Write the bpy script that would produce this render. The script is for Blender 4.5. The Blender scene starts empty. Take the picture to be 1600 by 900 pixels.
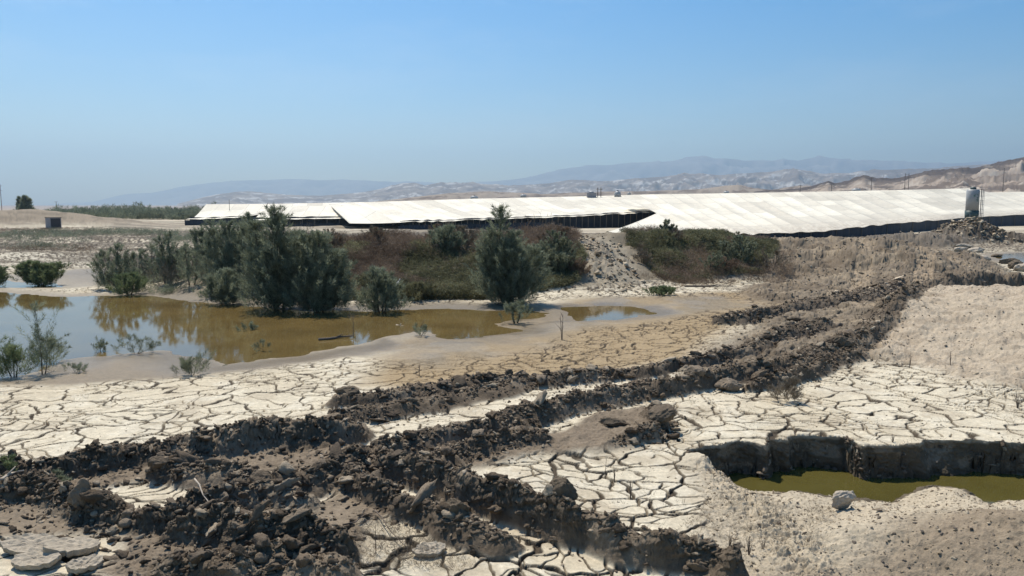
import bpy, math, random
import numpy as np
from mathutils import Vector

random.seed(7)
RNG = np.random.default_rng(11)
scene = bpy.context.scene
COL = scene.collection
F = 1200.0
TH = math.atan(130.0 / F)
CT, ST = math.cos(TH), math.sin(TH)
CH = 4.0

# ------------------------------------------------------------ projection helpers (site survey from the view)
def ray(px, py):
    return np.array([px - 800.0, F * CT + (450.0 - py) * ST, -F * ST + (450.0 - py) * CT])

def W(px, py, z=0.0):
    d = ray(px, py)
    t = (z - CH) / d[2]
    return (d[0] * t, d[1] * t)

def PD(px, py, depth):
    d = ray(px, py)
    t = depth / d[1]
    return np.array([d[0] * t, depth, CH + d[2] * t])

# ------------------------------------------------------------ numpy noise
def _h(ix, iy, seed):
    with np.errstate(over='ignore'):
        h = ix.astype(np.uint32) * np.uint32(374761393) + iy.astype(np.uint32) * np.uint32(668265263) + np.uint32((seed * 2654435761) & 0xffffffff)
        h = (h ^ (h >> np.uint32(13))) * np.uint32(1274126177)
        h = (h ^ (h >> np.uint32(15))) * np.uint32(2246822519)
        h = h ^ (h >> np.uint32(16))
    return h.astype(np.float32) * np.float32(1.0 / 4294967295.0)

def vn(x, y, seed=0):
    fx = np.floor(x); fy = np.floor(y)
    ix = fx.astype(np.int64); iy = fy.astype(np.int64)
    u = (x - fx); v = (y - fy)
    u = u * u * u * (u * (u * 6 - 15) + 10); v = v * v * v * (v * (v * 6 - 15) + 10)
    a = _h(ix, iy, seed); b = _h(ix + 1, iy, seed); c = _h(ix, iy + 1, seed); d = _h(ix + 1, iy + 1, seed)
    return (a + (b - a) * u) * (1 - v) + (c + (d - c) * u) * v

def fbm(x, y, freq, octv=4, seed=0, gain=0.5, billow=False):
    s = 0; a = 1.0; t = 0
    ca, sa = math.cos(0.6), math.sin(0.6)
    X = x * freq; Y = y * freq
    for i in range(octv):
        n = vn(X, Y, seed + i * 17)
        if billow:
            n = np.abs(n * 2 - 1)
        s = s + n * a; t += a; a *= gain
        X, Y = (X * ca - Y * sa) * 2.03 + 3.1, (X * sa + Y * ca) * 2.03 + 1.7
    return s / t

def sstep(a, b, x):
    t = np.clip((x - a) / (b - a), 0, 1)
    return t * t * (3 - 2 * t)

def voronoi_edge(x, y, seed, jit=0.95):
    """distance to nearest cell border + id of the cell"""
    fx = np.floor(x); fy = np.floor(y)
    best = np.full(x.shape, 1e9, np.float32); mx = np.zeros_like(best); my = np.zeros_like(best)
    cid = np.zeros_like(best)
    for j in (-1, 0, 1):
        for i in (-1, 0, 1):
            cx = fx + i; cy = fy + j
            ix = cx.astype(np.int64); iy = cy.astype(np.int64)
            rx = cx + 0.5 + (_h(ix, iy, seed) - 0.5) * jit - x
            ry = cy + 0.5 + (_h(ix, iy, seed + 5) - 0.5) * jit - y
            d = rx * rx + ry * ry
            m = d < best
            best = np.where(m, d, best); mx = np.where(m, rx, mx); my = np.where(m, ry, my)
            cid = np.where(m, _h(ix, iy, seed + 9), cid)
    ed = np.full(x.shape, 1e9, np.float32)
    for j in (-2, -1, 0, 1, 2):
        for i in (-2, -1, 0, 1, 2):
            if abs(i) == 2 and abs(j) == 2: continue
            cx = fx + i; cy = fy + j
            ix = cx.astype(np.int64); iy = cy.astype(np.int64)
            rx = cx + 0.5 + (_h(ix, iy, seed) - 0.5) * jit - x
            ry = cy + 0.5 + (_h(ix, iy, seed + 5) - 0.5) * jit - y
            dx = rx - mx; dy = ry - my
            l = np.sqrt(dx * dx + dy * dy)
            d = (0.5 * (rx + mx) * dx + 0.5 * (ry + my) * dy) / np.maximum(l, 1e-5)
            ed = np.where(l > 1e-4, np.minimum(ed, d), ed)
    return ed, cid

def poly_sdf(x, y, pts):
    """signed distance, negative inside"""
    P = np.array(pts, float)
    d = np.full(x.shape, 1e18); s = np.ones(x.shape)
    n = len(P)
    for i in range(n):
        a = P[i]; b = P[i - 1]
        ex, ey = b - a
        wx = x - a[0]; wy = y - a[1]
        t = np.clip((wx * ex + wy * ey) / (ex * ex + ey * ey + 1e-12), 0, 1)
        qx = wx - ex * t; qy = wy - ey * t
        d = np.minimum(d, qx * qx + qy * qy)
        c1 = y >= a[1]; c2 = y < b[1]; c3 = ex * wy > ey * wx
        flip = (c1 & c2 & c3) | (~c1 & ~c2 & ~c3)
        s = np.where(flip, -s, s)
    return s * np.sqrt(d)

def line_field(x, y, pts):
    """pts: (X, Y, halfwidth, height) -> height field, mask"""
    H = np.zeros(x.shape); M = np.zeros(x.shape)
    for a, b in zip(pts[:-1], pts[1:]):
        mw = max(a[2], b[2]) * 1.6 + 0.1
        sel = (x > min(a[0], b[0]) - mw) & (x < max(a[0], b[0]) + mw) & (y > min(a[1], b[1]) - mw) & (y < max(a[1], b[1]) + mw)
        if not sel.any(): continue
        xs = x[sel]; ys = y[sel]
        ex = b[0] - a[0]; ey = b[1] - a[1]
        t = np.clip(((xs - a[0]) * ex + (ys - a[1]) * ey) / (ex * ex + ey * ey + 1e-12), 0, 1)
        d = np.hypot(xs - a[0] - ex * t, ys - a[1] - ey * t)
        hw = a[2] + (b[2] - a[2]) * t; hh = a[3] + (b[3] - a[3]) * t
        q = d / hw
        H[sel] = np.maximum(H[sel], hh * (1 - sstep(0.15, 1.0, q)))
        M[sel] = np.maximum(M[sel], 1 - sstep(0.86, 1.08, q))
    return H, M

def L(pts):
    return [(*W(p[0], p[1]), p[2], p[3]) for p in pts]
def PG(pts, z=0.0):
    return [W(p[0], p[1], z) for p in pts]

# ------------------------------------------------------------ survey of the site (image-measured ground plan, metres)
WATER = -0.06
POND = PG([(-260, 592), (0, 588), (60, 575), (100, 557), (150, 553), (200, 549), (262, 546), (305, 562), (345, 568), (400, 561),
           (450, 554), (530, 543), (600, 526), (655, 517), (700, 527), (760, 526), (803, 516), (775, 506), (826, 497), (860, 487),
           (822, 481), (760, 483), (700, 480), (600, 484), (540, 484), (480, 483), (400, 478), (330, 470), (300, 469), (240, 461),
           (170, 459), (100, 462), (50, 460), (20, 456), (-10, 453), (-40, 449), (20, 447), (100, 447), (172, 444), (165, 430), (120, 428),
           (60, 435), (0, 431), (-260, 428)])
POND2 = PG([(878, 479), (945, 475), (985, 477), (1022, 486), (1005, 494), (955, 499), (905, 498), (880, 489)])
POND3 = PG([(1548, 399), (1590, 394), (1700, 393), (1750, 400), (1700, 412), (1610, 412), (1575, 408)])
TAN = PG([(600, 535), (700, 520), (860, 490), (880, 470), (1000, 464), (1240, 455), (1260, 480), (1150, 500), (1060, 560), (900, 590),
          (640, 612), (560, 606), (600, 575), (620, 545)])
GREYWET = PG([(590, 540), (700, 520), (800, 495), (870, 465), (1120, 462), (1200, 478), (1000, 510), (900, 520), (860, 545), (700, 575), (610, 570)])
SHOREWET = PG([(-100, 600), (40, 586), (110, 558), (270, 546), (340, 568), (420, 560), (560, 540), (600, 528), (620, 545), (560, 556), (430, 575), (330, 582), (250, 592), (150, 599), (60, 604)])
RIM = PG([(1072, 706), (1120, 696), (1155, 692), (1195, 699), (1200, 689), (1232, 691), (1236, 683), (1320, 686), (1345, 699), (1380, 699),
          (1432, 697), (1450, 689), (1520, 690), (1600, 693), (1900, 700)])
PITN = [W(1900, 790, -0.5), W(1600, 785, -0.5), W(1545, 792, -0.5), W(1500, 770, -0.5), W(1460, 766, -0.5), W(1400, 790, -0.5), W(1330, 789, -0.5),
        W(1240, 776, -0.5), W(1150, 775, -0.5), W(1118, 768, -0.5)]
PIT = RIM + PITN
RIDGES = [[(a[0], a[1], a[2] * .70 * (1 if a[1] < 16 else .82), a[3] * .66) for a in L(r)] for r in [
    [(1405, 450, .8, .3), (1330, 478, 1.3, .5), (1240, 492, 1.1, .45), (1150, 508, .8, .42), (1115, 508, .4, .35)],
    [(1290, 515, .9, .35), (1220, 535, .9, .38), (1150, 560, .6, .32), (1060, 578, .45, .28), (980, 592, .45, .26), (880, 604, .6, .24),
     (760, 610, .6, .26), (670, 622, .6, .28), (590, 640, .5, .28), (530, 642, .35, .3)],
    [(980, 590, .5, .22), (820, 607, .8, .22), (700, 632, .6, .22), (600, 655, .6, .25), (520, 672, .5, .25)],
    [(1430, 480, .9, .35), (1390, 505, 1.0, .4), (1330, 545, 1.1, .45), (1240, 585, .9, .42), (1140, 598, .7, .42), (1020, 622, .5, .38),
     (920, 642, .5, .38), (840, 662, .45, .36), (770, 685, .45, .3), (690, 700, .5, .32), (600, 722, .6, .3), (540, 742, .5, .3)],
    [(1330, 560, .8, .3), (1230, 600, .5, .3), (1170, 612, .35, .25)],
    [(1025, 655, .35, .28), (1045, 672, .33, .3), (1030, 690, .3, .25), (960, 700, .3, .12)],
    [(850, 698, .35, .2), (760, 712, .4, .25), (680, 735, .4, .25), (620, 740, .5, .28)],
    [(565, 690, .5, .4), (480, 700, .6, .48), (400, 706, .6, .48), (300, 718, .55, .42), (200, 730, .5, .36), (100, 748, .5, .33), (-60, 765, .5, .33)],
    [(560, 742, .6, .32), (500, 770, .5, .3), (420, 770, .4, .25), (340, 755, .4, .25), (240, 750, .4, .3)],
    [(480, 800, .4, .2), (420, 795, .35, .32), (300, 815, .5, .38), (200, 835, .45, .36), (130, 810, .4, .32), (60, 785, .4, .3), (-60, 790, .4, .3)],
    [(600, 745, .5, .32), (645, 765, .3, .5), (740, 790, .42, .58), (850, 828, .42, .55), (950, 862, .36, .42), (1060, 884, .36, .4), (1120, 905, .35, .4)],
    [(560, 765, .4, .24), (620, 800, .38, .28), (690, 835, .34, .28), (780, 862, .3, .25)],
    [(260, 850, .4, .3), (340, 852, .45, .4), (450, 872, .5, .45), (530, 884, .35, .3)],
    [(280, 900, .5, .22), (400, 905, .5, .26), (540, 915, .4, .22)],
    [(1600, 456, 1.3, .95), (1560, 458, 1.4, 1.05), (1500, 464, 1.3, .9), (1440, 472, 1.0, .5)],
    [(1800, 450, 1.4, 1.1), (1600, 456, 1.3, .95)],
]]
DARKPOLY = [PG([(620, 750), (720, 705), (850, 682), (960, 645), (1030, 640), (1055, 675), (1005, 705), (850, 716), (740, 738)]),
            PG([(-80, 745), (180, 715), (400, 690), (560, 690), (640, 740), (560, 790), (470, 770), (330, 762), (180, 765), (130, 800), (-80, 800)]),
            PG([(-80, 790), (120, 800), (330, 790), (480, 800), (560, 770), (640, 800), (570, 830), (560, 910), (200, 930), (150, 850), (-80, 850)])]
PALE_IN = [PG([(165, 768), (230, 764), (330, 770), (335, 785), (300, 790), (230, 792), (185, 782)])]
BROWN = [PG([(-80, 820), (60, 805), (120, 830), (90, 860), (-80, 880)]), PG([(330, 815), (440, 795), (560, 790), (560, 830), (500, 850), (400, 845)])]
SPOIL = PG([(1185, 470), (1180, 430), (1195, 395), (1300, 372), (1440, 370), (1490, 402), (1550, 430), (1640, 445), (1640, 456), (1500, 460), (1395, 500), (1370, 560), (1100, 600), (1060, 580), (1200, 500), (1240, 480)])
DIRTR = PG([(1365, 558), (1400, 490), (1500, 458), (1800, 450), (1900, 640), (1600, 606), (1500, 592), (1430, 568)])
DIRTF = PG([(1092, 765), (1085, 722), (1130, 712), (1200, 722), (1300, 730), (1420, 732), (1500, 715), (1560, 730), (1800, 730), (1900, 1000), (1180, 1000), (1110, 880)])

def ellip(x, y, cx, cy, rx, ry, p=1.0):
    q = np.hypot((x - cx) / rx, (y - cy) / ry)
    return (1 - sstep(0.0, 1.0, q)) ** p

def lines_h(x, y, pts):
    return line_field(x, y, pts)[0]

BANK = [(*PD(430, 400, 39)[:2], 6.5, .7), (*PD(500, 400, 40)[:2], 8.5, 1.7), (*PD(620, 400, 41)[:2], 9, 1.9), (*PD(760, 400, 42)[:2], 9, 2.0),
        (*PD(880, 400, 44)[:2], 9, 2.0), (*PD(960, 400, 46)[:2], 8.5, 1.9), (*PD(1060, 400, 49)[:2], 9, 1.9), (*PD(1180, 400, 50)[:2], 9.5, 1.5),
        (*PD(1290, 400, 50)[:2], 10, 1.4), (*PD(1345, 400, 49)[:2], 9, 1.55), (*PD(1375, 400, 45)[:2], 6, 1.5), (*PD(1395, 400, 42)[:2], 4.5, .7), (*PD(1410, 400, 39)[:2], 4, .4)]
BANKL = [(*PD(150, 400, 44)[:2], 6, .25), (*PD(430, 400, 42)[:2], 8, .5)]

def terrain(x, y, full=False):
    x = np.asarray(x, float); y = np.asarray(y, float)
    r = np.hypot(x, y)
    n1 = fbm(x, y, 0.9, 3, 1) - .5; n2 = fbm(x, y, 0.9, 3, 2) - .5
    wx = x + n1 * 0.55; wy = y + n2 * 0.55
    far = sstep(25, 60, y)
    wx2 = x + (fbm(x, y, 0.25, 3, 3) - .5) * 3.0 * (0.3 + far); wy2 = y + (fbm(x, y, 0.25, 3, 4) - .5) * 3.0 * (0.3 + far)
    # gentle undulation of the flat
    z = (fbm(x, y, 0.22, 3, 6) - .5) * 0.10 + (fbm(x, y, 0.05, 2, 7) - .5) * 0.25 * sstep(45, 70, y)
    sd = poly_sdf(wx, wy, POND)
    sd2 = poly_sdf(wx, wy, POND2); sd3 = poly_sdf(wx, wy, POND3)
    sd = np.minimum(sd, np.minimum(sd2 * 1.6, sd3))
    shore = sd + (fbm(x, y, 0.6, 4, 8) - .5) * 0.9
    zs = WATER + np.clip(shore * 0.045, -0.35, 0.09)
    z = zs + z * sstep(0.2, 3.0, shore)
    tan = 1 - sstep(-0.5, 0.8, poly_sdf(wx2, wy2, TAN))
    grey = 1 - sstep(-0.8, 0.8, poly_sdf(wx2, wy2, GREYWET))
    swet = 1 - sstep(-0.3, 0.4, poly_sdf(wx, wy, SHOREWET))
    # banks
    hb, _ = line_field(wx2, wy2, BANK); hb2, _ = line_field(wx2, wy2, BANKL)
    hb = np.maximum(hb, hb2)
    hb = hb + hb * (fbm(x, y, 0.45, 4, 12) - .5) * 0.7
    bankm = sstep(0.05, 0.35, hb)
    z = z + hb
    # mounds
    spm = 1 - sstep(-0.6, 0.9, poly_sdf(wx2, wy2, SPOIL))
    c = PD(1500, 380, 84)
    cone = ellip(wx2, wy2, c[0], c[1], 6.5, 6.0, 1.0) * 1.5
    rub = line_field(wx2, wy2, [(*PD(1230, 380, 64)[:2], 3.2, .5), (*PD(1400, 380, 74)[:2], 4, .9), (*PD(1500, 380, 82)[:2], 4, .8), (*PD(1640, 385, 86)[:2], 4, .8)])[0]
    c = PD(20, 340, 150)
    sandm = ellip(wx2, wy2, c[0], c[1], 34, 22, 0.9) * 2.9 * (.85 + .3 * fbm(x, y, .15, 4, 192))
    dr = np.maximum(ellip(wx, wy, 18.5, 26.0, 9.5, 10.5, 0.9) * 1.05, ellip(wx, wy, 13.5, 26.0, 4.5, 6.5) * .7)
    dirtr = (1 - sstep(-0.3, 0.6, poly_sdf(wx, wy, DIRTR)))
    z = z + cone + rub + sandm + dr * (0.3 + 0.7 * dirtr)
    # low hummocks across the far left flat
    lf = sstep(42, 55, y) * (1 - sstep(130, 170, y)) * (1 - sstep(-8, 2, x - y * 0.0)) 
    z = z + lf * (fbm(x, y, 0.12, 4, 15) - .45) * 0.9
    # disturbed clay
    H = np.zeros(x.shape); M = np.zeros(x.shape)
    for R in RIDGES:
        h, m = line_field(wx, wy, R)
        H = np.maximum(H, h); M = np.maximum(M, m)
    dp = np.zeros(x.shape)
    for P in DARKPOLY:
        dp = np.maximum(dp, 1 - sstep(-0.15, 0.12, poly_sdf(wx, wy, P)))
    for P in PALE_IN:
        k = sstep(-0.1, 0.08, poly_sdf(wx, wy, P)); dp = dp * k; M = M * k; H = H * k
    brown = np.zeros(x.shape)
    for P in BROWN:
        brown = np.maximum(brown, 1 - sstep(-0.25, 0.2, poly_sdf(wx, wy, P)))
    dirtf = (1 - sstep(-0.3, 0.3, poly_sdf(wx, wy, DIRTF)))
    dark = np.maximum(M, dp)
    near = 1 - sstep(30, 60, r)
    b1 = fbm(x, y, 2.3, 5, 21, 0.62, True); b2 = fbm(x, y, 7.5, 4, 25, 0.6, True)
    rough = (0.55 - b1) * 0.42 + (0.5 - b2) * 0.13
    ridgeamp = np.clip(H / 0.35, 0, 1.2)
    z = z + H * (0.75 + 0.5 * fbm(x, y, 1.4, 2, 31)) + dark * 0.03 + rough * (0.55 * ridgeamp + 0.28 * dp * (1 - brown * .8) + 0.12 * M)
    z = z + spm * (1 - M) * (0.5 * (fbm(x, y, .8, 5, 33, .55, True) - .3) + rough * 0.5)
    z = z + (dirtr * 0.34 + dirtf * 0.14) * (fbm(x, y, 1.6, 5, 35, .6) - .5) + (dirtr + dirtf) * (0.5 - b2) * 0.05
    tr, trm = line_field(x, y, [(*W(1437, 462), .45, 1), (*W(1441, 440), .45, 1), (*W(1449, 420), .45, 1)])
    tr2, trm2 = line_field(x, y, [(*W(1338, 462), .45, 1), (*W(1346, 440), .45, 1), (*W(1352, 424), .45, 1)])
    trm = np.maximum(trm, trm2 * .8)
    z = z + trm * (-.10 + .06 * np.sin(y * 14))
    # foreground dirt
    c = W(1480, 850); z = z + ellip(wx, wy, c[0] + .3, c[1] - .1, 2.6, 1.3) * 0.30 * dirtf
    c = W(1590, 880); z = z + ellip(wx, wy, c[0] + .3, c[1] - .4, 1.7, 1.3) * 0.35
    # rubble on cone / bank slope
    bare = ellip(x, y, *PD(935, 420, 41)[:2], 2.1, 6.5, .6)
    z = z + (sstep(0.1, 1, cone) + sstep(0.1, .4, rub) + bare) * (0.5 - fbm(x, y, 1.6, 4, 37, .6, True)) * 0.55
    # collapsed pit
    wpx = x + (fbm(x, y, 4.0, 4, 41, .6) - .5) * 0.16; wpy = y + (fbm(x, y, 4.0, 4, 42, .6) - .5) * 0.2
    sp = poly_sdf(wpx, wpy, PIT)
    inside = sp < 0.0
    # distance from near edge -> ramp; far rim -> vertical face
    nd = np.full(x.shape, 1e9)
    for a, b in zip(PITN[:-1], PITN[1:]):
        ex = b[0] - a[0]; ey = b[1] - a[1]
        t = np.clip(((wpx - a[0]) * ex + (wpy - a[1]) * ey) / (ex * ex + ey * ey), 0, 1)
        nd = np.minimum(nd, np.hypot(wpx - a[0] - ex * t, wpy - a[1] - ey * t))
    cut = sstep(0.0, 0.13, -sp) ** .5
    shelf = (fbm(x, y, 1.5, 3, 45) - .3) * 0.35
    zp = -0.62 + shelf * (1 - sstep(0.12, 0.35, -sp)) * 0.6 + (1 - sstep(0, 0.25, nd)) * 0.10
    ramp = -0.5 + nd * 0.31
    outn = (~inside) & (wpy < PITN[5][1] + 0.35) & (wpx > W(1100, 780, -.3)[0])
    rd = np.full(x.shape, 1e9)
    for a, b in zip(RIM[:-1], RIM[1:]):
        ex = b[0] - a[0]; ey = b[1] - a[1]
        t = np.clip(((wpx - a[0]) * ex + (wpy - a[1]) * ey) / (ex * ex + ey * ey), 0, 1)
        rd = np.minimum(rd, np.hypot(wpx - a[0] - ex * t, wpy - a[1] - ey * t))
    outn = (nd < rd) & ((~inside & (nd < 4) & (wpy < RIM[0][1] - .1)) | (inside & (nd < 0.4)))
    qb = sstep(0.0, 0.5, rd - nd + (fbm(x, y, 5, 4, 46, .6) - .5) * .5) * sstep(2.7, 3.75, wpx)
    z = np.where(outn, z * (1 - qb) + np.minimum(z, ramp + (z) * 0.8 + 0.04) * qb + qb * (1 - qb) * (0.5 - b2) * .5, z)
    z = np.where(inside, z * (1 - cut) + zp * cut, z)
    if not full:
        return z
    # ---------------- cracks
    cw = np.maximum(0, 1 - dark) * (1 - spm) * (1 - np.clip(dirtr + dirtf, 0, 1)) * (1 - bankm) * (~inside)
    leftfar = (y > 50) & (y < 85) & (x < -12)
    cw = cw * sstep(0.5, 2.2, shore + leftfar * 3 - grey * 1.4) * (1 - swet) * (1 - grey * .85)
    cw = cw * (y < 110)
    cx = x + (fbm(x, y, 0.9, 3, 51) - .5) * .9; cy = y + (fbm(x, y, 0.9, 3, 52) - .5) * .9
    cx = cx + (fbm(x, y, 5.0, 2, 53) - .5) * 0.10; cy = cy + (fbm(x, y, 5.0, 2, 54) - .5) * 0.10
    crack = np.zeros(x.shape); cid = np.zeros(x.shape)
    s = cw > 0.01
    xs, ys = cx[s], cy[s]
    e1, c1 = voronoi_edge(xs / 0.82, ys / 0.60, 61); e1 *= 0.65
    e2, c2 = voronoi_edge(xs / 0.40 + 7, ys / 0.33 + 3, 67); e2 *= 0.35
    wmod = fbm(x[s], y[s], 1.3, 2, 71)
    w1 = (0.014 * sstep(0.30, 0.70, wmod) + 0.008) * (.6 + .8 * fbm(x[s], y[s], .35, 2, 72))
    m2 = fbm(x[s], y[s], 0.7, 2, 73)
    w2 = 0.012 * sstep(0.34, 0.54, m2) * sstep(0.30, .5, fbm(x[s], y[s], 2.2, 2, 75))
    grow = 1 + ys * 0.012
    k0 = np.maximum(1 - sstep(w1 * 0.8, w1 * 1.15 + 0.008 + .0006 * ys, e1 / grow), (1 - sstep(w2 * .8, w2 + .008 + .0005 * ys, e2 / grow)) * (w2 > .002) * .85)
    k = np.maximum(1 - sstep(w1 * 0.5, w1 * 1.0 + 0.003, e1 / grow), (1 - sstep(w2 * 0.45, w2 + 0.006, e2 / grow)) * (w2 > 0.002) * 0.85)
    crack[s] = k * np.clip(cw[s] * 1.6, 0, 1)
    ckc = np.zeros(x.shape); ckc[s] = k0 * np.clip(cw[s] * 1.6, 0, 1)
    curl = np.zeros(x.shape); curl[s] = (1 - sstep(0.0, 0.16, e1)) * 0.005 + (c1 - .5) * 0.012
    z = z + curl * cw * near - crack * 0.06
    # ---------------- soil colour (albedo of each kind of soil, darkened along the cracks)
    def mix(A, B, m):
        return A * (1 - m[..., None]) + np.array(B) * m[..., None]
    big = fbm(x, y, 0.35, 4, 81); med = fbm(x, y, 1.8, 4, 83); fine = fbm(x, y, 9, 3, 85)
    A = np.empty(x.shape + (3,)); A[:] = (0.60, 0.525, 0.385)
    A = mix(A, (0.50, 0.42, 0.29), sstep(0.45, 0.75, big) * .5)
    A = mix(A, (0.38, 0.31, 0.215), sstep(0.5, 0.68, fbm(x, y, 1.1, 5, 87, .65)) * .45)
    A = mix(A, (0.66, 0.60, 0.47), sstep(0.56, 0.66, fbm(x, y, 1.9, 5, 187, .65)) * .45)
    faru = sstep(45, 60, y)
    A = mix(A, (0.30, 0.25, 0.18), faru * (0.35 + 0.65 * sstep(0.35, 0.6, fbm(x / 2.5, y, 0.12, 4, 88))) * .85)
    A = mix(A, (0.56, 0.50, 0.38), (1 - sstep(4, 7, np.abs(y - 57 - (big - .5) * 8))) * (x < -18) * .9)
    A = mix(A, (0.17, 0.14, 0.10), faru * (1 - sstep(170, 220, y)) * sstep(0.49, 0.60, fbm(x / 3, y, 0.22, 5, 188)) * (x < 5) * .8)
    A = mix(A, (0.30, 0.255, 0.22), sstep(300, 900, y))
    A = mix(A, (0.31, 0.222, 0.118), tan * .92)
    A = mix(A, (0.235, 0.192, 0.132), grey * (0.4 + 0.6 * sstep(.4, .6, fbm(x, y, .5, 3, 89))) * .9)
    A = mix(A, (0.20, 0.155, 0.10), swet * .95)
    wetrim = 1 - sstep(0.3, 2.0, shore)
    A = mix(A, (0.19, 0.145, 0.088), wetrim * .8)
    A = mix(A, (0.15, 0.12, 0.08), np.maximum(bankm, (1 - sstep(0.8, 3.0, shore)) * sstep(28.8, 29.4, y) * (x < .5) * sstep(-19, -17, x)) * (1 - bare) * .85)
    A = mix(A, (0.205, 0.168, 0.122), bare * .85)
    A = mix(A, (0.185, 0.146, 0.102), spm * .95)
    A = mix(A, (0.33, 0.26, 0.175), spm * (1 - M) * sstep(0.45, 0.7, med) * .7)
    A = mix(A, (0.13, 0.098, 0.065), spm * (1 - M) * sstep(0.52, 0.62, fbm(x, y, .55, 4, 191)) * .6)
    A = mix(A, (0.15, 0.125, 0.095), (sstep(0.05, .5, cone) + sstep(.05, .2, rub)).clip(0, 1) * .9)
    A = mix(A, (0.36, 0.28, 0.19), trm * (.5 + .4 * np.sin(y * 14)))
    A = mix(A, (0.42, 0.345, 0.25), dirtr * .95)
    A = mix(A, (0.27, 0.21, 0.145), dirtr * sstep(0.52, 0.66, med) * .45)
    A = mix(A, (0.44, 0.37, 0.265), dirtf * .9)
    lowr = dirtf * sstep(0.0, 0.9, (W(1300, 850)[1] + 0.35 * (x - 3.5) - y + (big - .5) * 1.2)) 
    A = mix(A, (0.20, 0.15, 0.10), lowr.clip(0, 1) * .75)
    dcol = np.empty(x.shape + (3,)); dcol[:] = (0.128, 0.097, 0.065)
    dry = sstep(0.5, 0.72, med)
    dcol = mix(dcol, (0.25, 0.198, 0.138), dry * .75)
    dcol = mix(dcol, (0.27, 0.22, 0.155), brown * .85)
    dcol = mix(dcol, (0.15, 0.118, 0.083), sstep(20, 34, y) * .75)
    fl = dp * (1 - np.clip(M, 0, 1))
    dcol = mix(dcol, (0.23, 0.18, 0.125), fl * .75)
    A = A * (1 - dark[..., None]) + dcol * dark[..., None]
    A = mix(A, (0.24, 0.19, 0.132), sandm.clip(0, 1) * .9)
    A = mix(A, (0.14, 0.115, 0.08), sandm.clip(0, 1) * sstep(.52, .62, fbm(x, y, .35, 5, 193, .65)) * .6)
    km = sstep(-.04, -.16, z) * (~inside) * (1 - sstep(3.5, 3.8, x)) * sstep(2.2, 2.6, x) * (y > 11) * (y < 13.5)
    A = mix(A, (0.30, 0.24, 0.165), km * .5)
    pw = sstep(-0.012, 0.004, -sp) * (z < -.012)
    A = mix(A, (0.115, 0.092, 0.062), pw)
    A = mix(A, (0.065, 0.049, 0.033), ckc * .97)  # near-black tone along the cracks, reaching a little past their grooves
    A = A * (0.86 + 0.28 * fine[..., None])
    rgh = np.clip(0.95 - 0.35 * grey * sstep(.45, .6, fbm(x, y, .7, 3, 90)) - 0.45 * wetrim - .3 * swet, 0.3, 1)
    near2 = 1 - sstep(50, 75, r)
    steep = np.clip(M * np.clip(H / .2, 0, 1) + dp * .4 + spm * .9, 0, 1) * near2
    wall = (sstep(-.02, .03, -sp) * (1 - sstep(.25, .4, -sp)))
    am = (0.10 + .10 * sstep(25, 40, r)) * steep + 0.12 * wall * (z < -.02)
    dx = (fbm(x * 5.5 + z * 13, y * 5.5 - z * 11, 1.0, 5, 96, .68) - .5) * am * 1.6
    dy = (fbm(x * 6 - z * 13, y * 6 + z * 12, 1.0, 5, 97, .68) - .5) * am * 1.6
    return z, A, rgh, dx, dy

def H1(x, y):
    return float(terrain(np.array([x]), np.array([y]))[0])

# ------------------------------------------------------------ mesh helpers
def np_mesh(name, V, Fc, smooth=True):
    V = np.ascontiguousarray(V, np.float32); Fc = np.ascontiguousarray(Fc, np.int32)
    me = bpy.data.meshes.new(name)
    k = Fc.shape[1]
    me.vertices.add(len(V)); me.vertices.foreach_set('co', V.ravel())
    me.loops.add(Fc.size); me.loops.foreach_set('vertex_index', Fc.ravel())
    me.polygons.add(len(Fc)); me.polygons.foreach_set('loop_start', np.arange(0, Fc.size, k, dtype=np.int32))
    if smooth:
        me.polygons.foreach_set('use_smooth', np.ones(len(Fc), bool))
    me.update(calc_edges=True)
    return me

def link(name, me, mat, parent=None):
    o = bpy.data.objects.new(name, me); COL.objects.link(o)
    if mat: me.materials.append(mat)
    if parent: o.parent = parent
    return o

def tag(o, label=None, cat=None, group=None, kind=None):
    if label: o['label'] = label
    if cat: o['category'] = cat
    if group: o['group'] = group
    if kind: o['kind'] = kind
    return o

def empty(name, loc, rz=0, label=None, cat=None, group=None):
    o = bpy.data.objects.new(name, None); COL.objects.link(o)
    o.location = loc; o.rotation_euler = (0, 0, rz); o.empty_display_size = .2
    return tag(o, label, cat, group)

def fattr(me, name, arr):
    a = me.attributes.new(name, 'FLOAT', 'POINT'); a.data.foreach_set('value', np.ascontiguousarray(arr, np.float32).ravel())

def cattr(me, name, arr):
    a = me.attributes.new(name, 'FLOAT_COLOR', 'POINT')
    c = np.ones((len(arr), 4), np.float32); c[:, :3] = arr
    a.data.foreach_set('color', c.ravel())

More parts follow.
